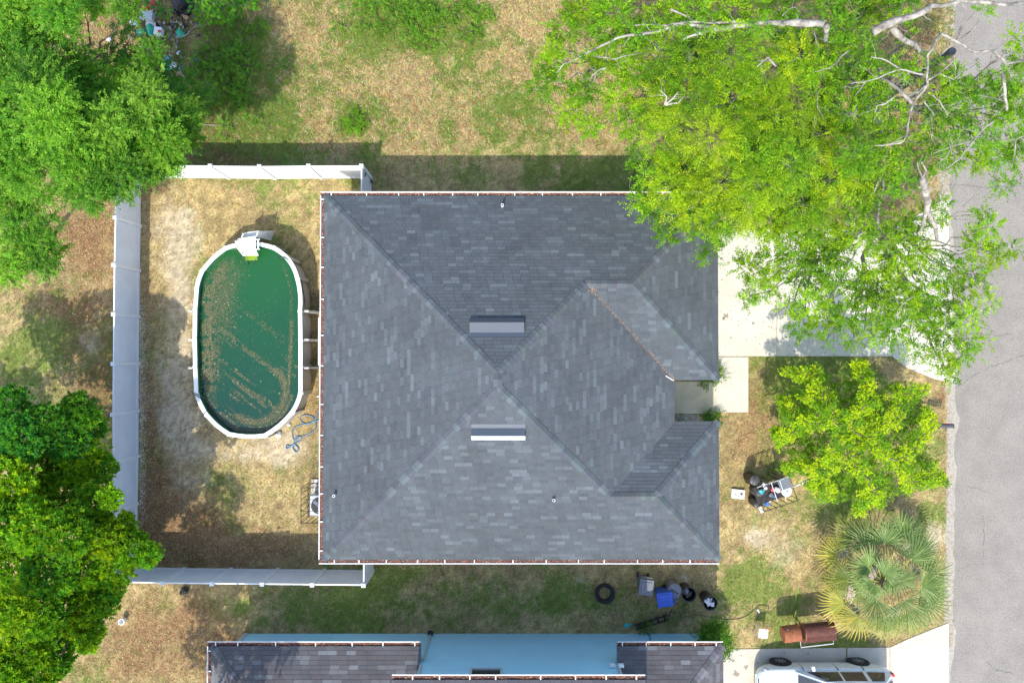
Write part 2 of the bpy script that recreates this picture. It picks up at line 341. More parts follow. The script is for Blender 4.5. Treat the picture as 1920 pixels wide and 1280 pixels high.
b = MB(); la = []; ra = []
for i in range(0, 241):
    y = -120 + i * 6.5; xl = np.interp(y, [v[1] for v in edge], [v[0] for v in edge]); q = P(xl, y); nz_ = float(fbm(np.array([q.x * 2]), np.array([q.y]), 1.1, 13)[0]); n2_ = float(vnoise(np.array([q.y * 9]), np.array([1.0]), 1.0, 6)[0])
    la.append((q.x - .22 - .12 * nz_, q.y, .0065)); ra.append((q.x - .02 + .45 * max(0, nz_ - .25) ** 1.2 + .06 * n2_, q.y, .0065))
n_ = len(la); b.add(la + ra, [(i + 1, i, n_ + i, n_ + i + 1) for i in range(n_ - 1)]); tag(b.build('sand_verge', M['sand']), kind='structure')

def slabs(name, plist, m, z=.03, joint=.012):
    root = bpy.data.objects.new(name, None); COL.objects.link(root); root['kind'] = 'structure'
    for pp in plist:
        q = [P(x, y) for x, y in pp]; c = sum(q, Vector()) / len(q)
        q = [c + (v - c) * (1 - joint / (v - c).length) for v in q]
        b = MB(); b.prism([(v.x, v.y) for v in q], 0.0, z); o = b.build('slab', m, root, bevel=.008)
    return root
slabs('driveway', [[(1300, 430), (1456, 430), (1456, 668), (1300, 668)], [(1456, 430), (1563, 430), (1563, 668), (1456, 668)], [(1563, 430), (1672, 428), (1672, 668), (1563, 668)],
                   [(1672, 428), (1715, 405), (1772, 372), (1777, 372), (1782, 545), (1672, 548)], [(1672, 548), (1782, 545), (1790, 716), (1755, 712), (1700, 690), (1672, 668)]], M['concrete'])
slabs('walkway', [[(1338, 668.5), (1403, 668.5), (1403, 773), (1338, 773)]], M['concrete'], z=.035)
slabs('porch', [[(1225, 715), (1338, 715), (1338, 775), (1225, 775)]], M['concrete_tan'], z=.05)
slabs('neighbour_driveway', [[(1330, 1216), (1586, 1213), (1586, 1420), (1330, 1420)], [(1588, 1213), (1668, 1212), (1668, 1420), (1588, 1420)], [(1668, 1212), (1700, 1197), (1740, 1181), (1779, 1166), (1777, 1420), (1668, 1420)]], M['concrete_old'])

# stains on the concrete, leaves dropped on it
M['stain'] = mat('oil_stain', (.30, .26, .20), rough=.8, noise=.3, nscale=9)
b = MB()
for (x, y, r_, z) in [(1361, 592, 7, .034), (1357, 598, 4, .034), (1412, 606, 4, .034), (1385, 610, 2, .034), (1398, 1250, 6, .034), (1374, 1238, 4, .034), (1380, 1262, 7, .034), (1420, 1262 - 20, 3, .034), (1470, 1222, 2, .034), (1515, 1224, 3, .034), (1390, 1228, 2.5, .034)]:
    c = P(x, y, z); ring = [(c.x + r_ / 47 * math.cos(t * .524) * random.uniform(.4, 1.2), c.y + r_ / 47 * math.sin(t * .524) * random.uniform(.3, 1.0), z) for t in range(12)]; b.add(ring, [tuple(range(12))])
tag(b.build('concrete_stain', M['stain']), kind='structure')
# ---- grass blades, litter, gravel (uncountable)
def blocked(X, Y):
    px, py = pixels(X, Y)
    r = (px > 1787) | ((px > 1300) & (px < 1675) & (py > 429) & (py < 669)) | ((px >= 1672) & (px < 1790) & (py > 428 - (px - 1672) * .55) & (py < 668 + (px - 1672) * .42))
    r |= (px > 1262) & (px < 1404) & (py > 668) & (py < 774)
    r |= (px > 1330) & (py > 1214) & ((px < 1668) | (py > 1214 - (px - 1668) * .43))
    r |= (px > 645) & (px < 1310) & (py > 395) & (py < 1020)
    r |= (((px - 468) / 98) ** 4 + ((py - 640) / 172) ** 4) < 1
    r |= (px > 463) & (px < 1315) & (py > 1190)
    return r
def fan_tri(P0, D, W, H, col, name, m, kind='stuff', label=None):
    n = len(P0); side = np.stack([-D[:, 1], D[:, 0], np.zeros(n)], -1)
    a = P0 - side * W[:, None]; b_ = P0 + side * W[:, None]; c_ = P0 + D + np.stack([np.zeros(n), np.zeros(n), H], -1)
    V = np.stack([a, b_, c_], 1).reshape(-1, 3); F = np.arange(3 * n).reshape(-1, 3)
    o = link(name, np_mesh(name, V, F, col), m); tag(o, label, None, None, kind); return o
N = 620000
X = rng.uniform(-22.5, 18.2, N); Y = rng.uniform(-14.6, 15.6, N); k = ~blocked(X, Y); X = X[k]; Y = Y[k]
g, s, l = ground_fields(X, Y); keep = rng.random(len(X)) > (s * .85 + l * .35); X, Y, g, s, l = [v[keep] for v in (X, Y, g, s, l)]
n = len(X); isg = rng.random(n) < (g * .95 + .05)
px, py = pixels(X, Y); tall = 1 + 1.2 * np.clip((310 - py) / 60, 0, 1)
ang = rng.uniform(0, 2 * np.pi, n) + .8 * np.sin(X * 1.3 + Y); L = rng.uniform(.04, .12, n) * tall
D = np.stack([np.cos(ang) * L, np.sin(ang) * L, np.zeros(n)], -1); D2 = D / L[:, None]
straw_c = np.stack([rng.uniform(.42, .66, n), rng.uniform(.36, .54, n), rng.uniform(.15, .28, n)], -1)
brown_c = np.stack([rng.uniform(.25, .42, n), rng.uniform(.16, .27, n), rng.uniform(.07, .14, n)], -1)
green_c = np.stack([rng.uniform(.10, .26, n), rng.uniform(.17, .34, n), rng.uniform(.02, .07, n)], -1)
col = np.where(isg[:, None], green_c, np.where((rng.random(n) < .38)[:, None], brown_c, straw_c))
P0 = np.stack([X, Y, np.full(n, .002)], -1); side = np.stack([-D2[:, 1], D2[:, 0], np.zeros(n)], -1); W = rng.uniform(.005, .013, n) * (1 + .4 * (tall - 1))
V = np.stack([P0 - side * W[:, None], P0 + side * W[:, None], P0 + D + np.stack([0 * X, 0 * X, rng.uniform(.01, .06, n) * tall], -1)], 1).reshape(-1, 3)
tag(link('grass', np_mesh('grass', V, np.arange(3 * n).reshape(-1, 3), col), M['grass']), 'short dry lawn grass with green patches covering the yards', 'grass', kind='stuff')

def quads(P0, ang, L, W, tilt, col):
    n = len(P0); d = np.stack([np.cos(ang), np.sin(ang), tilt], -1) * L[:, None]; s_ = np.stack([-np.sin(ang), np.cos(ang), tilt * .3], -1) * W[:, None]
    V = np.stack([P0 - d, P0 - s_, P0 + d, P0 + s_], 1).reshape(-1, 3); return V, np.arange(4 * n).reshape(-1, 4), col
N = 150000
X = rng.uniform(-22.5, 17.6, N); Y = rng.uniform(-14.6, 15.6, N); g, s, l = ground_fields(X, Y)
k = (rng.random(N) < l * .75) & ~blocked(X, Y); X = X[k]; Y = Y[k]; n = len(X)
t = rng.random(n)[:, None]; col = np.array((.36, .16, .07)) * (1 - t) + np.array((.16, .09, .05)) * t; k = rng.random(n) < .18; col[k] = np.array((.58, .42, .24))
V, F, c_ = quads(np.stack([X, Y, rng.uniform(.012, .04, n)], -1), rng.uniform(0, 6.28, n), rng.uniform(.02, .045, n), rng.uniform(.009, .02, n), rng.uniform(-.4, .4, n), col)
tag(link('leaf_litter', np_mesh('leaf_litter', V, F, c_), M['dryleaf']), 'fallen reddish brown leaves strewn on the ground', 'leaf litter', kind='stuff')
N = 2600; px = rng.uniform(1346, 1900, N); py = rng.uniform(340, 720, N); k = (px < 1775) & (py > 432) & (py < 668) | (px > 1800); k &= rng.random(N) < np.where(px > 1800, .22, .55) * (.3 + (px > 1440)); px, py = px[k], py[k]
pts = np.array([P(a_, b_, .04 if a_ < 1780 else .012)[:] for a_, b_ in zip(px, py)]); n = len(pts); t = rng.random(n)[:, None]; col = np.array((.22, .20, .05)) * t + np.array((.24, .13, .06)) * (1 - t)
V, F, c_ = quads(pts, rng.uniform(0, 6.28, n), rng.uniform(.02, .05, n), rng.uniform(.008, .018, n), rng.uniform(-.2, .2, n), col); tag(link('dropped_leaves', np_mesh('dropped_leaves', V, F, c_), M['dryleaf']), 'loose leaves dropped on the driveway and the road', 'leaves', kind='stuff')
# white shell chips inside the west fence, stones beside the porch
def chips(name, pts, size, base, jit, label, cat):
    b = MB()
    for (x, y) in pts:
        r = size * random.uniform(.5, 1.3); c = tuple(max(0, v * random.uniform(1 - jit, 1 + jit)) for v in base); a = random.uniform(0, 6)
        ring = [(x + r * math.cos(a + i * 1.2566) * random.uniform(.6, 1.1), y + r * math.sin(a + i * 1.2566) * random.uniform(.6, 1.1)) for i in range(5)]
        b.add([(u, w, .0) for u, w in ring] + [(x + (u - x) * .6, y + (w - y) * .6, r * .7) for u, w in ring], [(5, 6, 7, 8, 9)] + [(i, (i + 1) % 5, 5 + (i + 1) % 5, 5 + i) for i in range(5)], c)
    return tag(b.build(name, M['chip'], colour=True), label, cat, kind='stuff')
M['chip'] = mat('stone_chip', attr='col', rough=.8)
pts = []
for _ in range(1400):
    py = random.choice([random.gauss(760, 60), random.gauss(900, 50), random.gauss(640, 60)]); px = 260 + abs(random.gauss(0, 7)) + 2
    if 470 < py < 990: pts.append(P(px, py)[:2])
for _ in range(260):
    pts.append(P(random.uniform(265, 600), random.uniform(340, 1060))[:2]); 
for _ in range(120): pts.append(P(random.uniform(240, 1780), random.uniform(1070, 1210))[:2])
for _ in range(40): pts.append(P(random.gauss(575, 12), random.gauss(480, 60))[:2])
pts = [p for p in pts if not blocked(np.array([p[0]]), np.array([p[1]]))[0]]
chips('shell_chips', pts, .018, (.72, .70, .66), .15, 'small white shell chips scattered along the inside of the west fence', 'chips')
chips('porch_stones', [P(random.uniform(1250, 1336), random.uniform(776, 800))[:2] for _ in range(900)] + [P(random.uniform(1250, 1336), random.uniform(706, 714))[:2] for _ in range(200)], .034, (.42, .40, .35), .45, 'bed of pale grey stones between the porch and the south wing', 'stones')
# ================================================================= HOUSES
EAVE = 2.7; PITCH = 5 / 12
def clip_poly(subj, clip):
    out = subj; n = len(clip)
    for i in range(n):
        ax, ay = clip[i]; bx, by = clip[(i + 1) % n]; inp = out; out = []
        if not inp: break
        def inside(p): return (bx - ax) * (p[1] - ay) - (by - ay) * (p[0] - ax) >= -1e-9
        for j in range(len(inp)):
            p, q = inp[j], inp[(j + 1) % len(inp)]; ip, iq = inside(p), inside(q)
            if ip: out.append(p)
            if ip != iq:
                dx, dy = q[0] - p[0], q[1] - p[1]; den = (bx - ax) * dy - (by - ay) * dx
                if abs(den) > 1e-12:
                    t = ((by - ay) * (p[0] - ax) - (bx - ax) * (p[1] - ay)) / den; out.append((p[0] + t * dx, p[1] + t * dy))
    return out
def ccw(p):
    a = sum(p[i][0] * p[(i + 1) % len(p)][1] - p[(i + 1) % len(p)][0] * p[i][1] for i in range(len(p)))
    return p if a > 0 else list(reversed(p))
def parea(p): return abs(sum(p[i][0] * p[(i + 1) % len(p)][1] - p[(i + 1) % len(p)][0] * p[i][1] for i in range(len(p)))) / 2
def roof(parent, planes, lines, h0, p, tones, exposure, width, individual, capcol, pieces_first=None):
    """planes: (convex polygons, downhill unit vector, eave coordinate along it); lines: ridges and hips"""
    deck = MB()
    for polys, dn, ev in planes:
        for pg in polys:
            pg = ccw(pg); deck.add([(x, y, h0 + p * (ev - (x * dn[0] + y * dn[1])) - .004) for x, y in pg], [tuple(range(len(pg)))])
    rf = deck.build('roof', M['deck'], parent)
    recs = []
    for pi, (polys, dn, ev) in enumerate(planes):
        al = (-dn[1], dn[0]); polys = [ccw(q) for q in polys]
        us = [x * al[0] + y * al[1] for q in polys for x, y in q]; ds = [ev - (x * dn[0] + y * dn[1]) for q in polys for x, y in q]
        u0, u1, dmax = min(us), max(us), max(ds); k = 0
        while k * exposure < dmax:
            d0 = k * exposure; d1 = d0 + exposure; u = u0 - width + (k % 2) * width * .5 + ((k * 7) % 5) * width * .13 + random.uniform(-.012, .012); run = 0; tone = 0
            while u < u1:
                if run <= 0:
                    if random.random() < .12: tone = random.choice((2, 3, 3)); run = random.choice((1, 1, 1, 2))
                    else: tone = random.choice((0, 1, 1, 4)); run = 1
                run -= 1
                rect = [(u + .003, d0), (u + width - .003, d0), (u + width - .003, d1 - .0015), (u + .003, d1 - .0015)]
                xy = [(al[0] * a + dn[0] * (ev - d), al[1] * a + dn[1] * (ev - d)) for a, d in rect]
                fr = [clip_poly(ccw(xy), q) for q in polys]; fr = [f for f in fr if len(f) > 2 and parea(f) > 2e-4]
                if fr:
                    full = len(fr) == 1 and abs(parea(fr[0]) - parea(xy)) < 1e-5
                    recs.append((pi, tone, fr, d0, full, (al[0] * u + dn[0] * (ev - d0), al[1] * u + dn[1] * (ev - d0)), d0))
                u += width
            k += 1
    def zt(x, y, dn, ev, d0): d = ev - (x * dn[0] + y * dn[1]); return h0 + p * d + .013 - .008 * (d - d0) / exposure
    def geo(mb, pi, tone, fr, d0, off=(0, 0, 0)):
        polys, dn, ev = planes[pi]; c = tones[tone]; k_ = random.uniform(.94, 1.06); c = tuple(v * k_ for v in c)
        for f in fr:
            n = len(f); top = [(x - off[0], y - off[1], zt(x, y, dn, ev, d0) - off[2]) for x, y in f]
            bot = [(x - off[0], y - off[1], h0 + p * (ev - (x * dn[0] + y * dn[1])) - .003 - off[2]) for x, y in f]
            mb.add(top + bot, [tuple(range(n))] + [(i, n + i, n + (i + 1) % n, (i + 1) % n) for i in range(n)], c)
    fulls = [r for r in recs if r[4]]
    fulls.sort(key=pieces_first or (lambda r: -(r[6])))
    chosen = set(id(r) for r in fulls[:individual]); lib = {}
    stuff = MB()
    for r in recs:
        if id(r) in chosen:
            key = (r[0], r[1], random.randint(0, 1)); z = h0 + p * r[6]; o3 = (r[5][0], r[5][1], z)
            if key not in lib:
                mb = MB(); geo(mb, r[0], r[1], r[2], r[3], o3); ob = mb.build('shingle', M['shingle'], rf, loc=(0, 0, 0), colour=True); lib[key] = ob.data
            else:
                ob = bpy.data.objects.new('shingle', lib[key]); COL.objects.link(ob); ob.parent = rf
            ob.location = Vector(o3)
        else: geo(stuff, r[0], r[1], r[2], r[3])
    st = stuff.build('shingle_courses', M['shingle'], None, colour=True); st.parent = rf; st['kind'] = 'stuff'
    # hip and ridge caps
    for (A, B, nl, nr) in lines:      # A upper, B lower; nl/nr downhill vectors of the planes either side
        A = Vector(A); B = Vector(B); d = (B - A); Ln = d.length; d.normalize(); k = int(Ln / .175); ex = Ln / max(k, 1); lib2 = {}
        flat = Vector((d.x, d.y, 0)).normalized(); side = Vector((-flat.y, flat.x, 0)); hw = .14
        def drop(v):   # surface height change going sideways by v
            best = 0
            for dn in (nl, nr):
                q = -p * (v.x * dn[0] + v.y * dn[1]); best = min(best, q) if True else best
            return best
        for i in range(k):
            tone = random.choice((0, 1, 1, 4, 1, 2, 3)) if i % 1 == 0 else 1
            key = (tone, i % 2)
            if key not in lib2:
                mb = MB(); c = tones[tone]; c = tuple(v * capcol * random.uniform(.93, 1.07) for v in c); vs = []
                for t, up in ((0, .020), (ex * 1.02, .034)):
                    for sgn in (-1, 0, 1):
                        q = side * (hw * sgn); vs.append(d * t + q + Vector((0, 0, drop(q) + up - (.002 if sgn else 0))))
                for t in (0, ex * 1.02):
                    for sgn in (-1, 1):
                        q = side * (hw * sgn); vs.append(d * t + q + Vector((0, 0, drop(q) - .01)))
                vs.append(d * ex * 1.02 + Vector((0, 0, 0)))
                mb.add(vs, [(0, 3, 4, 1), (1, 4, 5, 2), (0, 6, 8, 3), (2, 5, 9, 7), (3, 8, 10, 4), (4, 10, 9, 5)], c)
                ob = mb.build('ridge_cap', M['shingle'], rf, loc=(0, 0, 0), colour=True); lib2[key] = ob.data
            else:
                ob = bpy.data.objects.new('ridge_cap', lib2[key]); COL.objects.link(ob); ob.parent = rf
            ob.location = A + d * (ex * i)
    return rf
def gutter(parent, A, B, out, h, straps, ends=True):
    """K-gutter hung on the fascia from A to B, out = outward unit vector, with white straps and a bed of leaves"""
    A = Vector((A[0], A[1], h)); B = Vector((B[0], B[1], h)); o3 = Vector((out[0], out[1], 0)); w = .125; d = (B - A).normalized()
    b = MB()
    def prof(p): return [p + Vector((0, 0, .015)), p + Vector((0, 0, -.10)), p + o3 * w * .8 + Vector((0, 0, -.10)), p + o3 * w + Vector((0, 0, .0)), p + o3 * (w + .028) + Vector((0, 0, .0)), p + o3 * (w + .028) + Vector((0, 0, -.02)), p + o3 * w * .85 + Vector((0, 0, -.12)), p + Vector((0, 0, -.12))]
    a, c = prof(A), prof(B); b.add(a + c, [(i, (i + 1) % 8, 8 + (i + 1) % 8, 8 + i) for i in range(8)] + [(0, 7, 6, 3, 2, 1), (8, 9, 10, 11, 14, 15)])
    gt = b.build('gutter', M['gutter'], parent)
    li = MB(); li.add([A + Vector((0, 0, -.045)), B + Vector((0, 0, -.045)), B + o3 * w * .95 + Vector((0, 0, -.045)), A + o3 * w * .95 + Vector((0, 0, -.045))], [(0, 1, 2, 3)]); li.build('gutter_sediment', M['gutter_in'], gt)
    for t in straps:
        q = A + (B - A) * t; s_ = MB(); s_.box(q + o3 * (w / 2 + .012) + Vector((0, 0, .012)), (.035, w + .02, .012) if abs(out[1]) > .5 else (w + .02, .035, .012)); s_.build('strap', M['gutter'], gt)
    n = int((B - A).length * 70); lb = MB()
    for _ in range(n):
        q = A + (B - A) * random.random() + o3 * random.uniform(.01, w) + Vector((0, 0, random.uniform(-.035, -.005))); a_ = random.uniform(0, 6.28); r1, r2 = random.uniform(.015, .035), random.uniform(.006, .014)
        c1 = random.choice([(.50, .22, .11), (.36, .12, .07), (.58, .36, .2), (.24, .07, .06), (.22, .13, .09)]); u = Vector((math.cos(a_), math.sin(a_), .1)) * r1; v = Vector((-math.sin(a_), math.cos(a_), .1)) * r2
        lb.add([q - u, q - v, q + u, q + v], [(0, 1, 2, 3)], c1)
    x = lb.build('gutter_leaves', M['dryleaf'], gt, colour=True); x['kind'] = 'stuff'
    return gt

SLATE = [(.080, .093, .106), (.089, .103, .116), (.117, .137, .153), (.104, .122, .136), (.088, .098, .109)]
Xw = P(607, 665, EAVE).x; Xe = P(1347, 665, EAVE).x; Xm = P(1264.5, 665, EAVE).x
Yn = P(960, 367, EAVE).y; Ys = P(960, 1049, EAVE).y; yG = P(960, 712, EAVE).y; yS = P(960, 790.5, EAVE).y
house = empty('main_house', (0, -1.2, 0), 'single storey house with a large dark slate shingle hip roof and white gutters', 'house')
hw_ = (Xm - Xw) / 2; xr = (Xm + Xw) / 2; rN = (xr, Yn - hw_); rS = (xr, Ys + hw_)
gh = (Yn - yG) / 2; yg = Yn - gh; gW = (Xm - gh, yg); gE = (Xe - gh, yg)
sh_ = (yS - Ys) / 2; ysr = Ys + sh_; sW = (Xm - sh_, ysr); sE = (Xe - sh_, ysr)
NW, SW, NE, SE = (Xw, Yn), (Xw, Ys), (Xe, Yn), (Xe, Ys); vG = (Xm, yG); gSE = (Xe, yG); vS = (Xm, yS); sNE = (Xe, yS)
def cut(pg, x, left):   # split a polygon at x
    big = 100; box = [(-big, -big), (x, -big), (x, big), (-big, big)] if left else [(x, -big), (big, -big), (big, big), (x, big)]
    return clip_poly(ccw(pg), box)
pN = [(Xw, Yn), rN, (gW[0], gW[1]), (gW[0], Yn)]; pN2 = [(gW[0], Yn), gW, gE, NE]
pS = [(Xw, Ys), (sW[0], Ys), sW, rS]; pS2 = [(sW[0], Ys), SE, sE, sW]
planes = [([[NW, SW, rS, rN]], (-1, 0), -Xw), ([pN, pN2], (0, 1), Yn), ([pS, pS2], (0, -1), -Ys), ([[rN, gW, vG, vS, sW, rS]], (1, 0), Xm),
          ([[gW, gE, gSE, vG]], (0, -1), -yG), ([[gE, NE, gSE]], (1, 0), Xe), ([[sW, vS, sNE, sE]], (0, 1), yS), ([[sE, sNE, SE]], (1, 0), Xe)]
hz = lambda q, dist: (q[0], q[1], EAVE + PITCH * dist)
W_, N_, S_, E_ = (-1, 0), (0, 1), (0, -1), (1, 0)
lines = [(hz(rN, hw_), hz(NW, 0), W_, N_), (hz(rS, hw_), hz(SW, 0), W_, S_), (hz(rN, hw_), hz(gW, gh), N_, E_), (hz(rS, hw_), hz(sW, sh_), S_, E_), (hz(rN, hw_), hz(rS, hw_), W_, E_),
         (hz(gW, gh), hz(gE, gh), N_, S_), (hz(gE, gh), hz(NE, 0), N_, E_), (hz(gE, gh), hz(gSE, 0), S_, E_), (hz(sE, sh_), hz(sW, sh_), N_, S_), (hz(sE, sh_), hz(SE, 0), S_, E_), (hz(sE, sh_), hz(sNE, 0), N_, E_)]
roof(house, planes, lines, EAVE, PITCH, SLATE, .1235, .305, 298, 1.0)
# fascia, soffit, walls
outline = [SW, SE, sNE, vS, vG, gSE, NE, NW]
b = MB(); n = len(outline); z0, z1 = EAVE - .17, EAVE - .005
b.add([(x, y, z0) for x, y in outline] + [(x, y, z1) for x, y in outline], [(i, (i + 1) % n, n + (i + 1) % n, n + i) for i in range(n)]); b.add([(x, y, z0) for x, y in outline], [tuple(range(n - 1, -1, -1))])
b.build('fascia', M['trim'], house)
ins = .45; wl = [(Xw + ins, Ys + ins), (Xe - ins, Ys + ins), (Xe - ins, yS - ins), (Xm - 1.2, yS - ins), (Xm - 1.2, yG + ins), (Xe - ins, yG + ins), (Xe - ins, Yn - ins), (Xw + ins, Yn - ins)]
b = MB(); b.add([(x, y, 0) for x, y in wl] + [(x, y, z0 - .002) for x, y in wl], [(i, (i + 1) % n, n + (i + 1) % n, n + i) for i in range(n)]); b.build('wall', M['beige_wall'], house)
def opening(parent, cx, cy, cz, w, h, out, name='window', m=None, fm=None, panes=2):
    al = (abs(out[1]), abs(out[0])); fm = fm or M['white']
    def bx(mb, u, z, sw, szz, off, dep): mb.box((cx + al[0] * u + out[0] * off, cy + al[1] * u + out[1] * off, z), (al[0] * sw + al[1] * dep, al[1] * sw + al[0] * dep, szz))
    f = MB(); t = .07
    for u, z, a, c in ((-w / 2, cz, t, h + t), (w / 2, cz, t, h + t), (0, cz + h / 2, w - t, t), (0, cz - h / 2, w - t, t)): bx(f, u, z, a, c, .03, .07)
    for i in range(1, panes): bx(f, -w / 2 + w * i / panes, cz, .04, h - t, .02, .04)
    o = f.build(name, fm, parent); g_ = MB(); bx(g_, 0, cz, w - t, h - t, .006, .01); g_.build('pane', m or M['glass'], o); return o
gd = MB()
for i in range(5): gd.box((Xe - ins + .02, (Yn + yG) / 2, .27 + .43 * i), (.05, 4.9, .415))
gdo = gd.build('garage_door', M['white'], house, bevel=.01)
opening(house, Xm - 1.2, (yG + yS) / 2, 1.05, .95, 2.05, E_, 'front_door', M['wood'], panes=1)
opening(house, Xe - ins, (yS + Ys) / 2, 1.45, 1.5, 1.2, E_)
for yy in (-5.5, 3.2): opening(house, Xw + ins, yy, 1.5, 1.2, 1.1, W_)
opening(house, Xw + ins, -.3, 1.05, 1.9, 2.0, W_, 'sliding_door')
for xx in (-4, 0, 3): opening(house, xx, Ys + ins, 1.5, 1.0, 1.0, S_); opening(house, xx, Yn - ins, 1.5, 1.0, 1.0, N_)
fr = lambda L, a, b_: [(v - a) / (b_ - a) for v in L]
gutter(house, (Xw - .14, Yn), (Xe - .05, Yn), (0, 1), EAVE + .0, fr([620, 686, 746, 793, 847, 894, 963, 1015, 1071, 1124, 1187, 1240, 1296], 600, 1340))
gutter(house, (Xw - .14, Ys), (Xe, Ys), (0, -1), EAVE, fr([629, 675, 726, 784, 835, 890, 962, 1024, 1084, 1132, 1194, 1241, 1292], 600, 1347))
gutter(house, (Xw, Ys), (Xw, Yn), (-1, 0), EAVE, fr([374, 446, 502, 562, 630, 687, 759, 817, 876, 926, 978, 1032], 1049, 367))
# long slant-back roof vents
def slant_vent(px0, px1, py, north):
    d = None; zc = EAVE + PITCH * (hw_ - (1.05))
    q0 = P(px0, py, 4.95); q1 = P(px1, py, 4.95); cx = (q0.x + q1.x) / 2; w = q1.x - q0.x; sg = 1 if north else -1
    ev = Yn if north else -Ys
    zs = lambda y: EAVE + PITCH * (ev - sg * y)
    yh = q0.y; b = MB(); hgt = .20; back = .34 if north else .26; lip = .16 if north else .12
    y0 = yh - sg * back; y1 = yh; y2 = yh + sg * lip * (1 if north else 1.25); x0, x1 = cx - w / 2, cx + w / 2
    pr = [(y0, zs(y0) + .02), (y1, zs(y1) + hgt + .02), (y2, zs(y2) + hgt * (.35 if north else .12) + .02), (y2, zs(y2) + .012)]
    b.add([(x0, y, z) for y, z in pr] + [(x1, y, z) for y, z in pr], [(0, 1, 5, 4), (2, 3, 7, 6), (0, 3, 2, 1), (4, 5, 6, 7)])
    o = b.build('roof_vent', M['vent'], house); b = MB(); b.add([(x0, y, z) for y, z in pr[1:3]] + [(x1, y, z) for y, z in pr[1:3]], [(0, 1, 3, 2)]); b.build('front_lip', M['vent'] if north else M['white'], o); f = MB(); yb = y0 - sg * .14  # south lip coloured white to stand for sun on that face
    f.add([(x0, yb, zs(yb) + .022), (x1, yb, zs(yb) + .022), (x1, y0, zs(y0) + .024), (x0, y0, zs(y0) + .024)], [(0, 1, 2, 3) if sg < 0 else (3, 2, 1, 0)]); f.build('flashing', M['vent'], o); return o
slant_vent(880, 983, 604, True); slant_vent(883, 985, 818, False)
def pipe(px, py, h, sz):
    q = P(px, py, h + .15); b = MB(); b.lathe((q.x, q.y, h - .1), [(.05, 0), (.05, .42), (.036, .42), (.036, .3)], n=14, caps=False); o = b.build('vent_pipe', M['white'], house, smooth=False)
    k = MB(); k.lathe((q.x, q.y, h + .2), [(.036, 0), (.036, .004)], n=12); k.build('pipe_opening', M['black'], o)
    f = MB(); f.lathe((q.x, q.y, h - .03), [(.13, -.06), (.12, .0), (.055, .09)], n=16, caps=False); f.build('pipe_boot', M['metal'], o)
pipe(942, 386, EAVE + PITCH * .3, 1); pipe(627.5, 928, EAVE + PITCH * .3, 1); pipe(1038, 936, EAVE + PITCH * 2.05, 1)
# leaves caught in the valley
vb = MB()
for _ in range(330):
    t = random.random() ** .8; side_v = random.gauss(0, .028); x = gW[0] + (vG[0] - gW[0]) * t + side_v; y = gW[1] + (vG[1] - gW[1]) * t + random.gauss(0, .028)
    if random.random() < .12: x = gW[0] + .25 + random.gauss(0, .09); y = gW[1] - .2 + random.gauss(0, .08)
    z = EAVE + PITCH * max(min(Xm - x, 99), y - yG) + .03; a_ = random.uniform(0, 6.28); r1, r2 = random.uniform(.012, .03), random.uniform(.006, .012); u = Vector((math.cos(a_), math.sin(a_), 0)) * r1; v = Vector((-math.sin(a_), math.cos(a_), 0)) * r2; q = Vector((x, y, z))
    vb.add([q - u, q - v, q + u, q + v], [(0, 1, 2, 3)], random.choice([(.34, .20, .13), (.28, .17, .12), (.42, .30, .22)]))
tag(vb.build('valley_leaves', M['dryleaf'], colour=True), 'line of orange dry leaves lying in the roof valley of the front wing', 'leaves', kind='stuff')
b = MB(); q0 = P(1248, 704, 2.85); q1 = P(1263, 713, 2.75); b.tube([q0, q1], .018, 6); tag(b.build('fallen_stick', M['white']), 'short pale stick lying at the low end of the roof valley', 'stick')

# ---- neighbour house (pale blue, two storeys)
nh = empty('neighbour_house', (0, -15, 0), 'pale blue two storey house with brown grey shingle roofs at the bottom edge', 'house')
Yw = P(960, 1187, 0).y; XL = P(463, 1187, 0).x; XR = P(1312, 1187, 0).x
E1 = 2.7; E2 = 5.4; Yg1 = P(960, 1210, E1).y; XgL = P(396, 1240, E1).x; XgR = P(1356, 1240, E1).x
Yg2 = P(960, 1273, E2).y; Xg2L = P(735, 1270, E2).x; Xg2R = P(1210, 1270, E2).x
XuL = P(789, 1206, E1).x; XuR = P(1157, 1206, E1).x; Yb = -24.0
b = MB(); b.box(((XL + XR) / 2, (Yw + Yb) / 2, E1 / 2 - .05), (XR - XL, Yw - Yb, E1 - .1)); b.build('wall', M['blue'], nh)
b = MB(); b.box(((XuL + XuR) / 2, (Yw + Yb) / 2 - .0015, E2 / 2 + .0), (XuR - XuL, Yw - Yb - .003 + .008, E2 - .06)); b.build('upper_wall', M['blue'], nh)
for xx, s_ in ((XL, -1), (XR, 1)):
    b = MB(); b.box((xx + s_ * .015, Yw + .012, E1 / 2 - .1), (.16, .05, E1 - .25)); b.build('corner_board', M['trim'], nh)
BROWN = [(.100, .100, .108), (.117, .114, .122), (.180, .184, .196), (.15, .152, .162), (.108, .100, .106)]
hl = 3.2
pl = [([[(XgL, Yg1), (XgL + hl, Yg1 - hl), (XuL, Yg1 - hl), (XuL, Yg1)]], (0, 1), Yg1), ([[(XgL, Yg1), (XgL, Yg1 - 9), (XgL + hl, Yg1 - 9), (XgL + hl, Yg1 - hl)]], (-1, 0), -XgL),
      ]
prr = [([[(XuR, Yg1), (XuR, Yg1 - hl), (XgR - hl, Yg1 - hl), (XgR, Yg1)]], (0, 1), Yg1), ([[(XgR, Yg1), (XgR - hl, Yg1 - hl), (XgR - hl, Yg1 - 9), (XgR, Yg1 - 9)]], (1, 0), XgR)]
nz = lambda x, y, d: (x, y, E1 + PITCH * d)
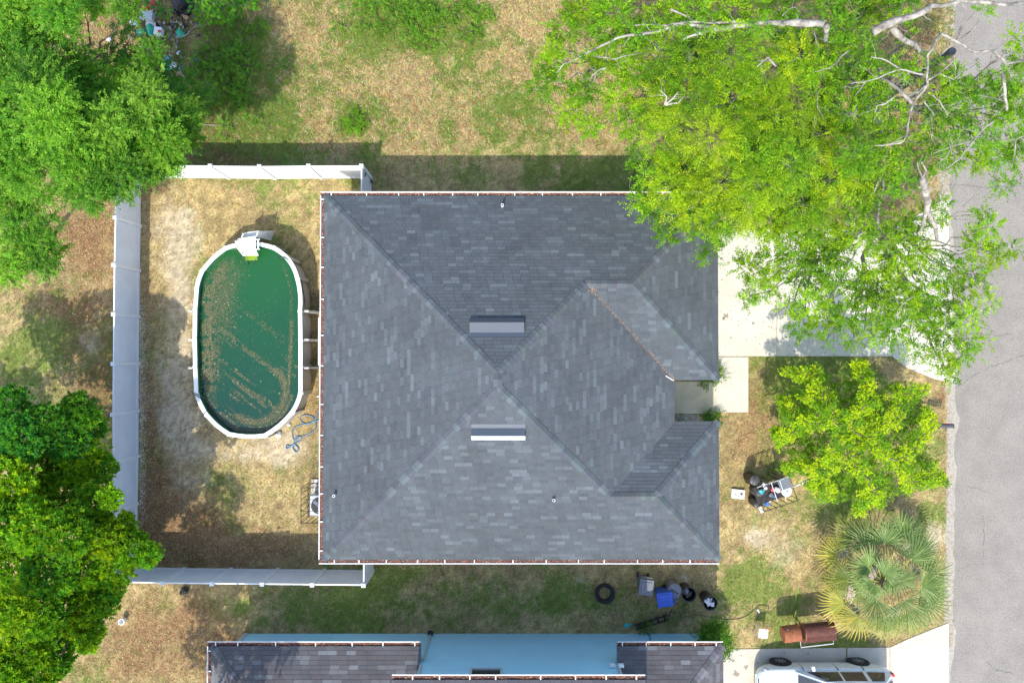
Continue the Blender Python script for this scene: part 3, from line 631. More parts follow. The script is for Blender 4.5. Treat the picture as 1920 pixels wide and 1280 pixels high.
ln = [(nz(XgL + 3, Yg1 - 3, 3), nz(XgL, Yg1, 0), N_, W_), (nz(XgR - 3, Yg1 - 3, 3), nz(XgR, Yg1, 0), N_, E_)]
roof(nh, pl, ln[:1], E1, PITCH, BROWN, .145, .34, 160, 1.0, pieces_first=lambda r: -r[5][1])
roof(nh, prr, ln[1:], E1, PITCH, BROWN, .145, .34, 100, 1.0, pieces_first=lambda r: -r[5][1])
hl2 = (Xg2R - Xg2L) / 2
pl2 = [([[(Xg2L, Yg2), (Xg2L + hl2, Yg2 - hl2), (Xg2R, Yg2)]], (0, 1), Yg2), ([[(Xg2L, Yg2), (Xg2L, Yg2 - 9), (Xg2L + hl2, Yg2 - 9), (Xg2L + hl2, Yg2 - hl2)]], (-1, 0), -Xg2L), ([[(Xg2R, Yg2), (Xg2R - hl2, Yg2 - hl2), (Xg2R - hl2, Yg2 - 9), (Xg2R, Yg2 - 9)]], (1, 0), Xg2R)]
roof(nh, pl2, [], E2, PITCH, BROWN, .145, .34, 38, 1.0, pieces_first=lambda r: -r[5][1])
for (xa, xb, yy, zz) in ((XgL, XuL, Yg1, E1), (XuR, XgR, Yg1, E1), (Xg2L, Xg2R, Yg2, E2)):
    b = MB(); b.box(((xa + xb) / 2, yy - .012, zz - .09), (xb - xa, .02, .16)); b.box(((xa + xb) / 2, yy - .4, zz - .165), (xb - xa, .75, .012)); b.build('fascia', M['trim'], nh)
gutter(nh, (XgL - .15, Yg1), (XuL, Yg1), (0, 1), E1, fr([408, 449, 519, 593, 661, 718, 777], 392, 788))
gutter(nh, (XuR, Yg1), (XgR + .0, Yg1), (0, 1), E1, fr([1166, 1211, 1257, 1303, 1343], 1156, 1356))
gutter(nh, (XgL, Yg1 - 9), (XgL, Yg1), (-1, 0), E1, [.98, .9, .8, .7, .6])
gutter(nh, (Xg2L, Yg2), (Xg2R, Yg2), (0, 1), E2, fr([772, 823, 880, 929, 1014, 1080, 1138, 1195], 733, 1212))
opening(nh, P(912, 1260, 3.3).x, Yw + .003, 3.85, 1.05, 1.05, N_, 'window', panes=1, fm=M['trim'])
def pipe_run(name, pts, r, m, par):
    b = MB(); b.tube(pts, r, 6); return b.build(name, m, par)
x_ = XuL + .07
pipe_run('downspout', [(x_, Yw + .05, .25), (x_, Yw + .05, 2.62)], .045, M['trim'], nh)
pipe_run('downspout', [(XuL + .05, Yw + .05, 3.05), (XuL + .05, Yw + .05, E2 - .45)], .05, M['trim'], nh)
b = MB(); b.lathe((x_, Yw + .10, .12), [(.09, 0), (.12, .1), (.07, .2)], n=12); b.build('downspout_shoe', M['black'], nh)
pipe_run('downspout', [(XuR - .02, Yw + .05, 3.2), (XuR - .02, Yw + .05, E2 - .35)], .05, M['trim'], nh)
for dx in (-.28, .02):
    b = MB(); b.box((XuR + dx + .05, Yw + .08, 3.15), (.20, .12, .14)); b.build('downspout_elbow', M['white'], nh, bevel=.02)  # white box elbows of the downspouts, no lamps
pipe_run('wall_cable', [P(1214, 1186, .0) + Vector((0, .03, 0)), (P(1214, 1186, 0).x + .03, Yw + .02, .4), (P(1214, 1186, 0).x - .04, Yw + .02, .9)], .012, M['cable'], nh)
pipe_run('vent_pipe', [P(416, 1273, 3.0), P(416, 1273, 3.0) + Vector((0, 0, .35))], .05, M['metal'], nh)
# ================================================================= FENCE
FH = 1.83
fence = empty('privacy_fence', P(236, 700, 0), 'white vinyl privacy fence around three sides of the pool yard', 'fence')
placed = []
def fence_run(pts, inward, cap_h=FH + .05):
    for i, q in enumerate(pts):
        if any((q - v).length < .05 for v in placed): continue
        placed.append(q)
        b = MB(); b.box((q.x, q.y, (FH + .04) / 2), (.125, .125, FH + .04)); o = b.build('post', M['white'], fence)
        c = MB(); c.box((q.x, q.y, FH + .055), (.155, .155, .03)); c.box((q.x, q.y, FH + .08), (.13, .13, .03), taper=.5); c.build('post_cap', M['white'], o)
    for i in range(len(pts) - 1):
        a, b_ = pts[i], pts[i + 1]; d = b_ - a; L = d.length; d.normalize(); rz = math.atan2(d.y, d.x); m = (a + b_) / 2; s = Vector((-d.y, d.x, 0))
        n = 12; pw = (L - .13) / n; pm = MB()
        for k in range(n):
            c = a + d * (.065 + pw * (k + .5)); pm.box((c.x, c.y, FH / 2 + .03), (pw - .006, .024, FH - .16), rz=rz)
        pm.box((m.x, m.y, FH / 2 + .03), (L - .13, .012, FH - .18), rz=rz)
        pm.build('panel', M['vinylpanel'] if inward else M['white'], fence)
        for z, h_ in ((FH - .03, .09), (.10, .14)):
            r = MB(); r.box((m.x, m.y, z), (L - .128, .05, h_), rz=rz); r.build('rail', M['white'], fence, bevel=.004)
W_line = [(240, 331, 0), (256, 423, 0), (257, 508, 0), (257, 594, 0), (257, 684, 0), (257, 772, 0), (256, 863, 0), (257, 955, 0), (258, 1064, 0)]
wp = [Vector((P(257, 600, 0).x - .0, 0, 0)) for _ in range(9)]
ytop = [P(0, y, FH).y for y in (312, 408, 497, 589, 682, 777, 867, 962, 1090)]
xt = P(213.5, 640, FH).x
wp = [Vector((xt + (.02 if i in (1, 6) else 0), y, 0)) for i, y in enumerate(ytop)]
fence_run(wp, True)
tp = [Vector((P(x, y, FH).x, P(x, y, FH).y, 0)) for x, y in ((214, 312), (304, 311), (395, 312), (487, 313), (579, 312), (678, 312))]
tp[0] = wp[0]; fence_run(tp[:1] + tp[1:], False)
bp_ = [Vector((P(x, y, FH).x, P(x, y, FH).y, 0)) for x, y in ((214, 1090), (305, 1092), (398, 1093), (492, 1094), (586, 1095), (682, 1096))]
bp_[0] = wp[-1]; fence_run(bp_, True)
q = P(678, 368, FH); fence_run([tp[-1], Vector((tp[-1].x, Yn - ins - .1, 0))], True)
fence_run([bp_[-1], Vector((bp_[-1].x, Ys + ins + .1, 0))], True)
# gate latch and hinges on the north return
b = MB()
for z in (.4, 1.5): b.box((tp[-1].x + .08, tp[-1].y - .22, z), (.03, .16, .10))
b.build('hinge', M['black'], fence)

# ================================================================= POOL
RZ = 1.28
rail_px = [(466, 452), (420, 461), (375, 505), (364, 540), (361, 580), (360, 634), (361, 687), (363, 736), (383, 780), (427, 818), (498, 821), (551, 776), (568, 737), (568, 687), (568, 637), (567, 583), (562, 520), (545, 484), (515, 460)]
RP = [P(x, y, RZ) for x, y in rail_px]; pc = sum(RP, Vector()) / len(RP); pc = Vector((pc.x, pc.y, 0))
def inset(pts, d):
    n = len(pts); out = []
    cx = sum(p.x for p in pts) / n; cy = sum(p.y for p in pts) / n
    for i in range(n):
        a = (pts[i] - pts[i - 1]); b_ = (pts[(i + 1) % n] - pts[i]); na = Vector((-a.y, a.x, 0)).normalized(); nb = Vector((-b_.y, b_.x, 0)).normalized()
        m = (na + nb).normalized(); k = d / max(.4, m.dot(na)); v = pts[i] + m * k; v2 = pts[i] - m * k
        c = Vector((cx, cy, pts[i].z)); out.append(v if (v - c).length < (v2 - c).length else v2)
    return out
pool = empty('swimming_pool', pc, 'oval above ground pool with white rail and murky green leaf strewn water', 'pool')
n = len(RP); outer = inset(RP, -.015); inner = inset(RP, .175); wallo = inset(RP, .085); wb = inset(RP, .10)
for i in range(n):
    j = (i + 1) % n; g0 = .012
    def lerp(a, b_, t): return a + (b_ - a) * t
    t0 = g0 / (RP[j] - RP[i]).length; A, B_, C_, D_ = lerp(outer[i], outer[j], t0), lerp(outer[i], outer[j], 1 - t0), lerp(inner[i], inner[j], 1 - t0), lerp(inner[i], inner[j], t0)
    bow = 0 if abs(RP[i].x - RP[j].x) < .08 and abs((RP[i].y + RP[j].y) / 2 - pc.y) < 2.4 else .045
    mo = ((RP[i] + RP[j]) / 2 - pc); mo.z = 0; mo = Vector(((B_ - A).y, -(B_ - A).x, 0)).normalized() * (1 if Vector(((B_ - A).y, -(B_ - A).x, 0)).dot(mo) > 0 else -1) * bow * (B_ - A).length
    oo = [lerp(A, B_, t) + mo * 4 * t * (1 - t) for t in (0, .25, .5, .75, 1)]; ii = [lerp(C_, D_, t) + mo * 4 * t * (1 - t) for t in (0, .25, .5, .75, 1)]
    b = MB(); b.prism([v[:2] for v in oo + ii], RZ - .05, RZ); b.build('top_rail', M['pool_white'], pool, bevel=.012)
    v = RP[i]; d1 = (outer[i] - inner[i]).normalized(); c_ = MB(); c_.box(((outer[i].x + inner[i].x) / 2, (outer[i].y + inner[i].y) / 2, RZ + .008), ((outer[i] - inner[i]).length + .01, .10, .03), rz=math.atan2(d1.y, d1.x)); c_.build('rail_cap', M['pool_white'], pool, bevel=.01)
    u = MB(); ow = inset(RP, .03)[i]; u.box((ow.x, ow.y, RZ / 2 - .03), (.07, .15, RZ - .08), rz=math.atan2(d1.y, d1.x)); u.build('upright', M['pool_wall'], pool)
b = MB()
for i in range(n):
    j = (i + 1) % n; A, B_ = wallo[i], wallo[j]; m_ = (A + B_) / 2; on = (m_ - pc); on.z = 0; K = 8; prev = None
    nrm = Vector(((B_ - A).y, -(B_ - A).x, 0)).normalized(); nrm = nrm if nrm.dot(on) > 0 else -nrm; L = (B_ - A).length
    for k in range(K):
        ta, tb = k / K, (k + 1) / K; fa, fb = 4 * ta * (1 - ta) * .055 * L, 4 * tb * (1 - tb) * .055 * L
        a0 = lerp(A, B_, ta) + nrm * fa; a1 = lerp(A, B_, tb) + nrm * fb
        b.add([(a0.x, a0.y, 0), (a1.x, a1.y, 0), (a1.x, a1.y, RZ - .05), (a0.x, a0.y, RZ - .05)], [(0, 1, 2, 3)])
b.build('pool_wall', M['pool_wall'], pool)
li = inset(RP, .13); b = MB(); nn = len(li)
b.add([(v.x, v.y, .3) for v in li] + [(v.x, v.y, RZ - .052) for v in li], [(i, (i + 1) % nn, nn + (i + 1) % nn, nn + i) for i in range(nn)]); b.build('liner', M['liner'], pool)
WZ = .98; wv = inset(RP, .132); b = MB(); b.add([(v.x - pc.x, v.y - pc.y, WZ) for v in wv], [tuple(range(nn))] if True else []); me_w = b
o = b.build('pool_water', M['water'], pool, loc=(0, 0, 0))
if o.data.polygons[0].normal.z < 0: o.data.flip_normals()
# buttresses on both long sides
for s_, xx, dirn in ((1, 568, 1), (-1, 360, -1)):
    for yy in (583, 637, 690):
        q = P(xx, yy, RZ); bx = q.x + dirn * .02; b = MB(); w = .075
        b.add([(bx, q.y - w / 2, 0), (bx, q.y - w / 2, RZ - .1), (bx + dirn * .17, q.y - w / 2, RZ - .1), (bx + dirn * .62, q.y - w / 2, .0), (bx, q.y + w / 2, 0), (bx, q.y + w / 2, RZ - .1), (bx + dirn * .17, q.y + w / 2, RZ - .1), (bx + dirn * .62, q.y + w / 2, .0)],
              [(0, 1, 2, 3), (7, 6, 5, 4), (1, 5, 6, 2), (2, 6, 7, 3)]); b.build('buttress', M['pool_white'] if False else M['pool_wall'], pool)
# floating debris
def inpool(x, y, d=0):
    c = True; pts = wv; ins_ = False; j = len(pts) - 1
    for i in range(len(pts)):
        if (pts[i].y > y) != (pts[j].y > y) and x < (pts[j].x - pts[i].x) * (y - pts[i].y) / (pts[j].y - pts[i].y) + pts[i].x: ins_ = not ins_
        j = i
    return ins_
S_w = S(WZ); N = 420000; px = rng.uniform(362, 568, N); py = rng.uniform(456, 822, N)
u = (px - 466) * .50 - (py - 640) * .866; w_ = (px - 466) * .866 + (py - 640) * .5     # streaks run down to the right
u = (py - 640) * .80 - (px - 466) * .60; w_ = (px - 466) * .80 + (py - 640) * .60
st = vnoise(w_ * .006 + 5, u * .12, 1.0, 31) * .75 + vnoise(w_ * .022, u * .24, 1.0, 35) * .45
fine = vnoise(px, py, .16, 3)
ax = np.abs(px - 466) / 92; ay = np.clip(np.abs(py - 640) - 70, 0, 200) / 108; rr = np.sqrt(np.maximum(ax, 0) ** 2 + ay ** 2)
dens = np.clip((st - .57) * 4.5, 0, 1) * np.clip((py - 560 + (466 - px) * .9) / 80, 0, 1) * .55 * (fine > .32)
left = np.exp(-((px - (392 + np.clip(560 - py, 0, 120) * .5)) / 16) ** 2) * np.clip((py - 480) / 30, 0, 1) * np.clip((760 - py) / 60, .25, 1) * 1.0 * (fine > .3)
leftw = np.exp(-((px - (418 + np.clip(560 - py, 0, 120) * .35)) / 20) ** 2) * np.exp(-((py - 560) / 55) ** 2) * .6
right = np.exp(-((px - (546 - np.clip(py - 640, 0, 200) * .06 - np.clip(py - 740, 0, 80) * .55 - np.clip(540 - py, 0, 80) * .35)) / 3) ** 2) * np.clip((800 - py) / 30, 0, 1) * (.25 + .75 * (py > 600)) * .8
curl = np.exp(-((np.hypot((px - 480) / 60, (py - 735) / 62) - .92) / .11) ** 2) * ((px > 478) | (py > 775)) * (py > 690) * .9
bot = np.exp(-((rr - .93) / .025) ** 2) * (py > 740) * .9
sparse = .012 * np.clip((py - 500) / 100, .12, 1)
pr = np.maximum.reduce([dens, left, leftw, right, curl, bot, sparse + 0 * px])
k = rng.random(N) < pr * .55; px, py, rr = px[k], py[k], rr[k]
pts = np.array([P(a_, b_, WZ)[:] for a_, b_ in zip(px, py)]); ok = np.array([inpool(a_[0], a_[1]) for a_ in pts]) & (rr < 1.0); pts = pts[ok]; n_ = len(pts)
pts[:, 2] += rng.uniform(.004, .009, n_); t = rng.random(n_)[:, None]
col = np.array((.20, .17, .10)) * (1 - t) + np.array((.075, .085, .04)) * t; k = rng.random(n_) < .06; col[k] = np.array((.50, .44, .32)); k = rng.random(n_) < .05; col[k] = np.array((.35, .42, .12))
big = rng.random(n_) < .02; ll = np.where(big, rng.uniform(.022, .04, n_), rng.uniform(.006, .018, n_))
V, F, c_ = quads(pts, rng.uniform(0, 6.28, n_), ll, ll * rng.uniform(.3, .5, n_), np.zeros(n_), col)
tag(link('floating_leaves', np_mesh('floating_leaves', V, F, c_), M['dryleaf']), 'fallen leaves and pollen floating in diagonal streaks on the pool water', 'leaves', kind='stuff')
# resin step unit over the north end of the pool
q = P(465, 460, RZ + .22); step = empty('pool_steps', (q.x, q.y, 0), 'white resin A frame pool step unit straddling the north pool rail', 'steps')
def lp(x, y, h): v = P(x, y, h); return v
zp = RZ + .16
b = MB(); pl4 = [lp(448, 447, zp), lp(479, 442, zp), lp(479, 466, zp), lp(485, 479, zp), lp(462, 479, zp), lp(450, 466, zp)]; b.prism([v[:2] for v in pl4], zp - .05, zp); b.build('platform', M['pool_white'], step, bevel=.012)
b = MB(); side = [lp(440, 452, zp - .03), lp(449, 446, zp - .03), lp(451, 466, zp - .03), lp(461, 480, zp - .03), lp(456, 480, zp - .05), lp(443, 464, zp - .05)]; b.prism([v[:2] for v in side], zp - .10, zp - .03); s1 = b.build('side_frame', M['pool_white'], step, bevel=.01)
for (x, y) in ((444, 451), (447, 450), (446, 463), (455, 474)):
    v = lp(x, y, zp - .03); k = MB(); k.lathe((v.x, v.y, v.z - .002), [(.025, 0), (.025, .006)], n=10); k.build('hole', M['black'], s1)
b = MB()
for (x0, y0, x1, y1) in ((480, 449, 486, 449), (480, 467, 486, 467), (484, 449, 484, 467)):
    a_, c_ = lp(x0, y0, zp - .02), lp(x1, y1, zp - .02); d = c_ - a_; b.box((a_ + c_) / 2, (d.length + .05, .045, .05), rz=math.atan2(d.y, d.x))
b.build('hand_rail', M['pool_white'], step, bevel=.008)
top = [lp(452, 445, zp - .04), lp(480, 441, zp - .04)]; bot_ = [lp(476, 437, .05), lp(503, 438, .05)]
dirv = Vector((.62, .52, 0)); T0, T1 = top[0], top[1]; B0 = Vector((T0.x + .52, T0.y + .12, .0)); B1 = Vector((T1.x + .52, T1.y + .12, .0)); B0 = lp(482, 447, 0); B1 = lp(508, 448, 0)
for A, B_ in ((T0, B0), (T1, B1)):
    d = Vector((.0, .0, 0)); b = MB(); w = Vector((.06, .16, 0)); b.add([A - w * .3, A + w, B_ + w * 2, B_ - w * .4] + [v + Vector((.035, -.01, 0)) for v in (A - w * .3, A + w, B_ + w * 2, B_ - w * .4)], [(0, 1, 2, 3), (7, 6, 5, 4), (0, 4, 5, 1), (1, 5, 6, 2), (2, 6, 7, 3), (3, 7, 4, 0)]); b.build('stringer', M['pool_white'], step)
for k in range(1, 5):
    t = k / 5; a_ = lerp(T0, B0, t) + Vector((.03, .10, 0)); c_ = lerp(T1, B1, t) + Vector((.0, .10, 0)); d = c_ - a_; b = MB(); b.box((a_ + c_) / 2, (d.length, .20, .03), rz=math.atan2(d.y, d.x)); b.build('tread', M['pool_white'], step, bevel=.006)
b = MB(); v = lp(472, 484, WZ); M['algae'] = mat('algae_resin', (.22, .34, .01), rough=.5, noise=.3, nscale=4); b.box((v.x, v.y + .02, WZ + .0), (.46, .20, .05), rz=.05); b.build('lower_tread', M['algae'], step, bevel=.01)
for a_, c_ in (((455, 480), (466, 497)), ((484, 480), (470, 497))):
    b = MB(); b.tube([lp(*a_, WZ + .25), lp(*c_, WZ + .012)], .012, 6); b.build('ladder_leg', M['darkgrey'], step)
# hose over the rail and ropes
b = MB(); hp = [lp(522, 485, WZ + .02), lp(525, 484, RZ + .03), lp(532, 482, RZ + .035), lp(540, 487, RZ + .02), lp(556, 506, RZ - .1), lp(566, 530, RZ - .15), lp(571, 560, RZ - .3), lp(573, 590, RZ - .2)]; b.tube(hp, .018, 6)
tag(b.build('pool_hose', M['darkgrey'], smooth=True), 'dark hose looped over the north east rail of the pool', 'hose')
b = MB()
for pl_ in ([(358, 733, RZ + .03), (372, 740, RZ + .03), (382, 752, WZ + .03), (395, 764, WZ + .02), (412, 790, WZ + .02), (440, 808, WZ + .02)], [(360, 737, RZ + .03), (374, 745, RZ + .03), (390, 757, WZ + .02)], [(378, 781, RZ + .03), (386, 771, RZ + .03), (391, 765, WZ + .02)]): b.tube([lp(*v) for v in pl_], .014, 5)
tag(b.build('rope', M['black']), 'black rope tied over the south west rail of the pool', 'rope')
# blue vacuum hose on the grass
def spline(pts, per=8, close=False):
    out = []; n = len(pts)
    for i in range(n - 1):
        p0, p1, p2, p3 = pts[max(i - 1, 0)], pts[i], pts[i + 1], pts[min(i + 2, n - 1)]
        for k in range(per):
            t = k / per; out.append(Vector([.5 * ((2 * p1[j]) + (-p0[j] + p2[j]) * t + (2 * p0[j] - 5 * p1[j] + 4 * p2[j] - p3[j]) * t * t + (-p0[j] + 3 * p1[j] - 3 * p2[j] + p3[j]) * t ** 3) for j in range(len(p1))]))
    out.append(Vector(pts[-1])); return out
hz_ = [(600, 768), (590, 786), (578, 795), (566, 791), (563, 783), (572, 778), (586, 781), (592, 793), (590, 806), (575, 815), (561, 820), (552, 828), (549, 838), (555, 847), (560, 842), (554, 834), (546, 836), (538, 841), (537, 834), (544, 836), (552, 832), (562, 826), (565, 820), (558, 818), (551, 824), (548, 812), (551, 802), (562, 797), (580, 793), (604, 785)]
hp = spline([P(x, y, 0.03)[:] for x, y in hz_]); hp = [Vector((v.x, v.y, .03 + .02 * abs(math.sin(i * .13)))) for i, v in enumerate(hp)]
b = MB(); b.tube(hp, .021, 6); tag(b.build('vacuum_hose', M['hose'], smooth=True), 'blue grey pool hose coiled on the grass south east of the pool', 'hose')
for (x, y, r, lab) in ((521, 814, .13, 'white pool pump housing lying against the south pool wall'), (541, 796, .07, 'small white hose fitting beside the pool pump housing')):
    b = MB(); v = P(x, y, .1); b.lathe((v.x, v.y, 0), [(r, 0), (r * 1.05, r * .6), (r * .8, r * 1.3), (r * .4, r * 1.7), (r * .35, r * 2.1)], n=16); o = b.build('pump_housing', M['pool_white'], smooth=False, bevel=.01)
    tag(o, lab, 'pool pump')
b = MB(); v = P(598, 640, .9); b.box((v.x, v.y, .42), (.10, 1.86, .84)); tag(b.build('white_board', M['white'], bevel=.01), 'long white board standing under the west gutter beside the pool', 'board')
b = MB(); v = P(597, 743, .9); b.tube([(v.x - .05, v.y, .9), (v.x + .4, v.y - .03, .9)], .03, 8); b.lathe((v.x + .2, v.y - .03, 0), [(.03, 0), (.03, .88)], n=8); tag(b.build('tap_pipe', M['white']), 'short white pipe sticking out under the west gutter', 'pipe')
# AC condenser and its cage
q = P(598, 942, .8); ac = empty('air_conditioner', (q.x, q.y, 0), 'grey air conditioner condenser half under the west gutter inside a bar cage', 'air conditioner'); x0 = q.x; y0 = q.y
b = MB(); b.box((x0, y0 + .1, .04), (1.0, 1.35, .08)); b.build('pad', M['concrete'], ac)
b = MB(); b.box((x0 + .02, y0 - .12, .42), (.80, .80, .68)); b.build('casing', M['metal'], ac, bevel=.03)
b = MB(); b.lathe((x0 + .02, y0 - .12, .765), [(.33, 0), (.33, .012), (.30, .014)], n=28); b.build('fan_opening', M['black'], ac)
for k in range(3):
    b = MB(); a_ = k * 2.09 + .4; b.box((x0 + .02 + .15 * math.cos(a_), y0 - .12 + .15 * math.sin(a_), .785), (.26, .13, .01), rz=a_, rx=.25); b.build('fan_blade', M['metal'], ac)
b = MB()
for r_ in (.12, .22, .32): b.tube([(x0 + .02 + r_ * math.cos(i * .2618), y0 - .12 + r_ * math.sin(i * .2618), .80) for i in range(25)], .005, 4)
b.build('fan_guard', M['steel_dark'], ac)
cage = empty('security_cage', (q.x, q.y, 0), 'dark bar security cage standing around the air conditioner', 'cage')
xa, xb, ya, yb = x0 - .62, x0 + .55, y0 - .72, y0 + .62
for k in range(7):
    y = ya + (yb - ya) * k / 6; b = MB(); b.tube([(xa, y, 0), (xa, y, 1.05)], .011, 5); b.build('bar', M['steel_dark'], cage)
    if k % 2 == 0: b = MB(); b.tube([(xa, y, 1.05), (xb, y, 1.05)], .009, 5); b.build('bar', M['steel_dark'], cage)
for k in range(1, 6):
    x = xa + (xb - xa) * k / 6
    for yy in (ya, yb): b = MB(); b.tube([(x, yy, 0), (x, yy, 1.05)], .011, 5); b.build('bar', M['steel_dark'], cage)
b = MB(); b.tube([(xa, ya, 1.05), (xa, yb, 1.05), (xb, yb, 1.05)], .015, 5); b.tube([(xa, ya, 1.05), (xb, ya, 1.05)], .015, 5); b.tube([(xa, ya, .1), (xa, yb, .1), (xb, yb, .1)], .015, 5); b.build('frame', M['steel_dark'], cage)

# ================================================================= SIDE YARD
q = P(1134, 1112, .1); b = MB(); Ro = .39; tyre = []
prof = [(.245, .02), (.235, .06), (.27, .15), (.30, .20), (.345, .215), (.385, .19), (.395, .12), (.385, .04), (.345, .0), (.28, 0.0), (.245, .02)]
b.lathe((q.x, q.y, .0), prof, n=40, caps=False); tyre = b.build('tyre', M['rubber'], smooth=True, loc=None)
tag(tyre, 'black car tyre lying flat on the grass between the houses', 'tyre')
def bin_wheelie(px, py, m, lab, rz, tilt=(0, 0), hh=1.0, sx=.50, sy=.56):
    q = P(px, py, hh); r = empty('wheelie_bin', (q.x, q.y, 0), lab, 'bin', 'wheelie bins', rz=rz); L0 = (0, 0, 0)
    b = MB(); z0 = .06; v = [(x * sx / 2 * (.74 if z == z0 else 1), y * sy / 2 * (.70 if z == z0 else 1), z) for z in (z0, hh - .06) for x, y in ((-1, -1), (1, -1), (1, 1), (-1, 1))]
    b.add(v, [(3, 2, 1, 0), (4, 5, 6, 7), (0, 1, 5, 4), (1, 2, 6, 5), (2, 3, 7, 6), (3, 0, 4, 7)]); b.build('body', m, r, loc=L0, bevel=.02)
    b = MB(); b.box((0, 0, hh - .045), (sx + .05, sy + .05, .04)); b.build('rim', m, r, loc=L0, bevel=.01)
    b = MB(); b.box((0, 0.0, hh - .005), (sx + .03, sy + .04, .035)); b.box((0, 0, hh + .025), (sx - .10, sy - .14, .035)); b.box((-.06, 0, hh + .045), (.03, sy - .22, .02)); b.box((.06, 0, hh + .045), (.03, sy - .22, .02)); b.build('lid', m, r, loc=L0, bevel=.012)
    b = MB(); b.tube([(-sx / 2 + .05, sy / 2 + .02, hh - .06), (-sx / 2 + .07, sy / 2 + .10, hh - .03), (sx / 2 - .07, sy / 2 + .10, hh - .03), (sx / 2 - .05, sy / 2 + .02, hh - .06)], .018, 8); b.build('handle', m, r, loc=L0)
    for s_ in (-1, 1): b = MB(); b.lathe((s_ * .21, sy / 2 * .72, .1), [(.10, -.03), (.10, .03)], n=16, axis=Vector((1, 0, 0))); b.build('wheel', M['black'], r, loc=L0)
    return r
bin_wheelie(1212, 1101, M['grey'], 'grey wheelie bin east of the loose tyre with a translucent lid', R(-8))
bin_wheelie(1247, 1124, M['bluebin'], 'bright blue recycling bin standing between the houses', R(-82))
def can(px, py, r0, r1, h, m, lab, kind, lean=(0, 0)):
    q = P(px, py, h); r = empty('waste_can', (q.x, q.y, 0), lab, 'bin', 'round waste cans')
    b = MB()
    if kind == 'lid':
        b.lathe((0, 0, .0), [(r0, 0), (r1, h - .04)], n=28); b.build('body', m, r, loc=(0, 0, 0))
        b = MB(); b.lathe((0, 0, h - .05), [(r1 + .03, 0), (r1 + .03, .04), (r1 - .02, .07), (.05, .085)], n=28); l_ = b.build('lid', m, r, loc=(0, 0, 0))
        b = MB(); b.box((0, 0, h + .045), (.30, .035, .03), rz=-.6); b.build('lid_handle', M['black'], r, loc=(0, 0, 0))
    else:
        b.lathe((0, 0, 0), [(.001, .02), (r0, .0), (r1, h - .03), (r1 + .022, h - .03), (r1 + .022, h), (r1 - .012, h), (r1 - .02, h - .05), (r0 - .02, .04), (.001, .04)], n=30, caps=False); b.build('body', m, r, loc=(0, 0, 0), smooth=False)
    return r, q
can(1265, 1108, .22, .26, .80, M['grey'], 'grey round waste can with its lid on, touching the blue bin', 'lid')
r, q = can(1292, 1114, .21, .27, .85, M['black'], 'open black waste can holding a dark bag, second from the right', 'open')
def crumple(name, c, r, m, seed, sq=.6, parent=None, lab=None, cat=None, group=None, sub=3):
    import bmesh
    bm = bmesh.new(); bmesh.ops.create_icosphere(bm, subdivisions=sub, radius=1.0); rr_ = random.Random(seed); ph = [rr_.uniform(0, 6) for _ in range(6)]; fr_ = [rr_.uniform(2, 6) for _ in range(6)]
    for v in bm.verts:
        k = 1 + .16 * math.sin(v.co.x * fr_[0] + ph[0]) + .14 * math.sin(v.co.y * fr_[1] + ph[1]) + .12 * math.sin((v.co.z + v.co.x) * fr_[2] + ph[2]) + rr_.uniform(-.09, .09)
        v.co *= k; v.co = Vector((v.co.x * r[0], v.co.y * r[1], v.co.z * r[2]))
    me = bpy.data.meshes.new(name); bm.to_mesh(me); bm.free(); o = link(name, me, m, None, loc=c); o.rotation_euler = (0, 0, rr_.uniform(0, 6))
    if lab: tag(o, lab, cat, group)
    return o
crumple('rubbish_bag', (q.x, q.y, .62), (.2, .2, .16), M['blackbag'], 3, lab='black plastic bag stuffed in the open black can', cat='bag')
b_ = crumple('clear_sheet', (q.x - .04, q.y + .06, .74), (.11, .07, .04), M['grey'], 5, lab='grey plastic wrapper on top of the bag in the open can', cat='rubbish')
r, q = can(1332, 1130, .21, .265, .85, M['black'], 'open black waste can filled with white rubbish, nearest the driveway', 'open')
for i, (dx, dy, s_, mm, lb) in enumerate(((-.05, .02, .15, 'cloth_white', 'white crumpled paper filling the can nearest the driveway'), (.08, -.05, .11, 'cloth_white', 'smaller white wad at the south edge of the rubbish filled can'), (.02, .1, .09, 'metal', 'silvery wrapper among the white rubbish in the can'), (.12, .08, .07, 'blackbag', 'black wrapper at the east side of the rubbish filled can'))):
    crumple('rubbish', (q.x + dx, q.y + dy, .76 + .01 * i), (s_, s_ * .8, .06), M[mm], 20 + i, lab=lb, cat='rubbish')
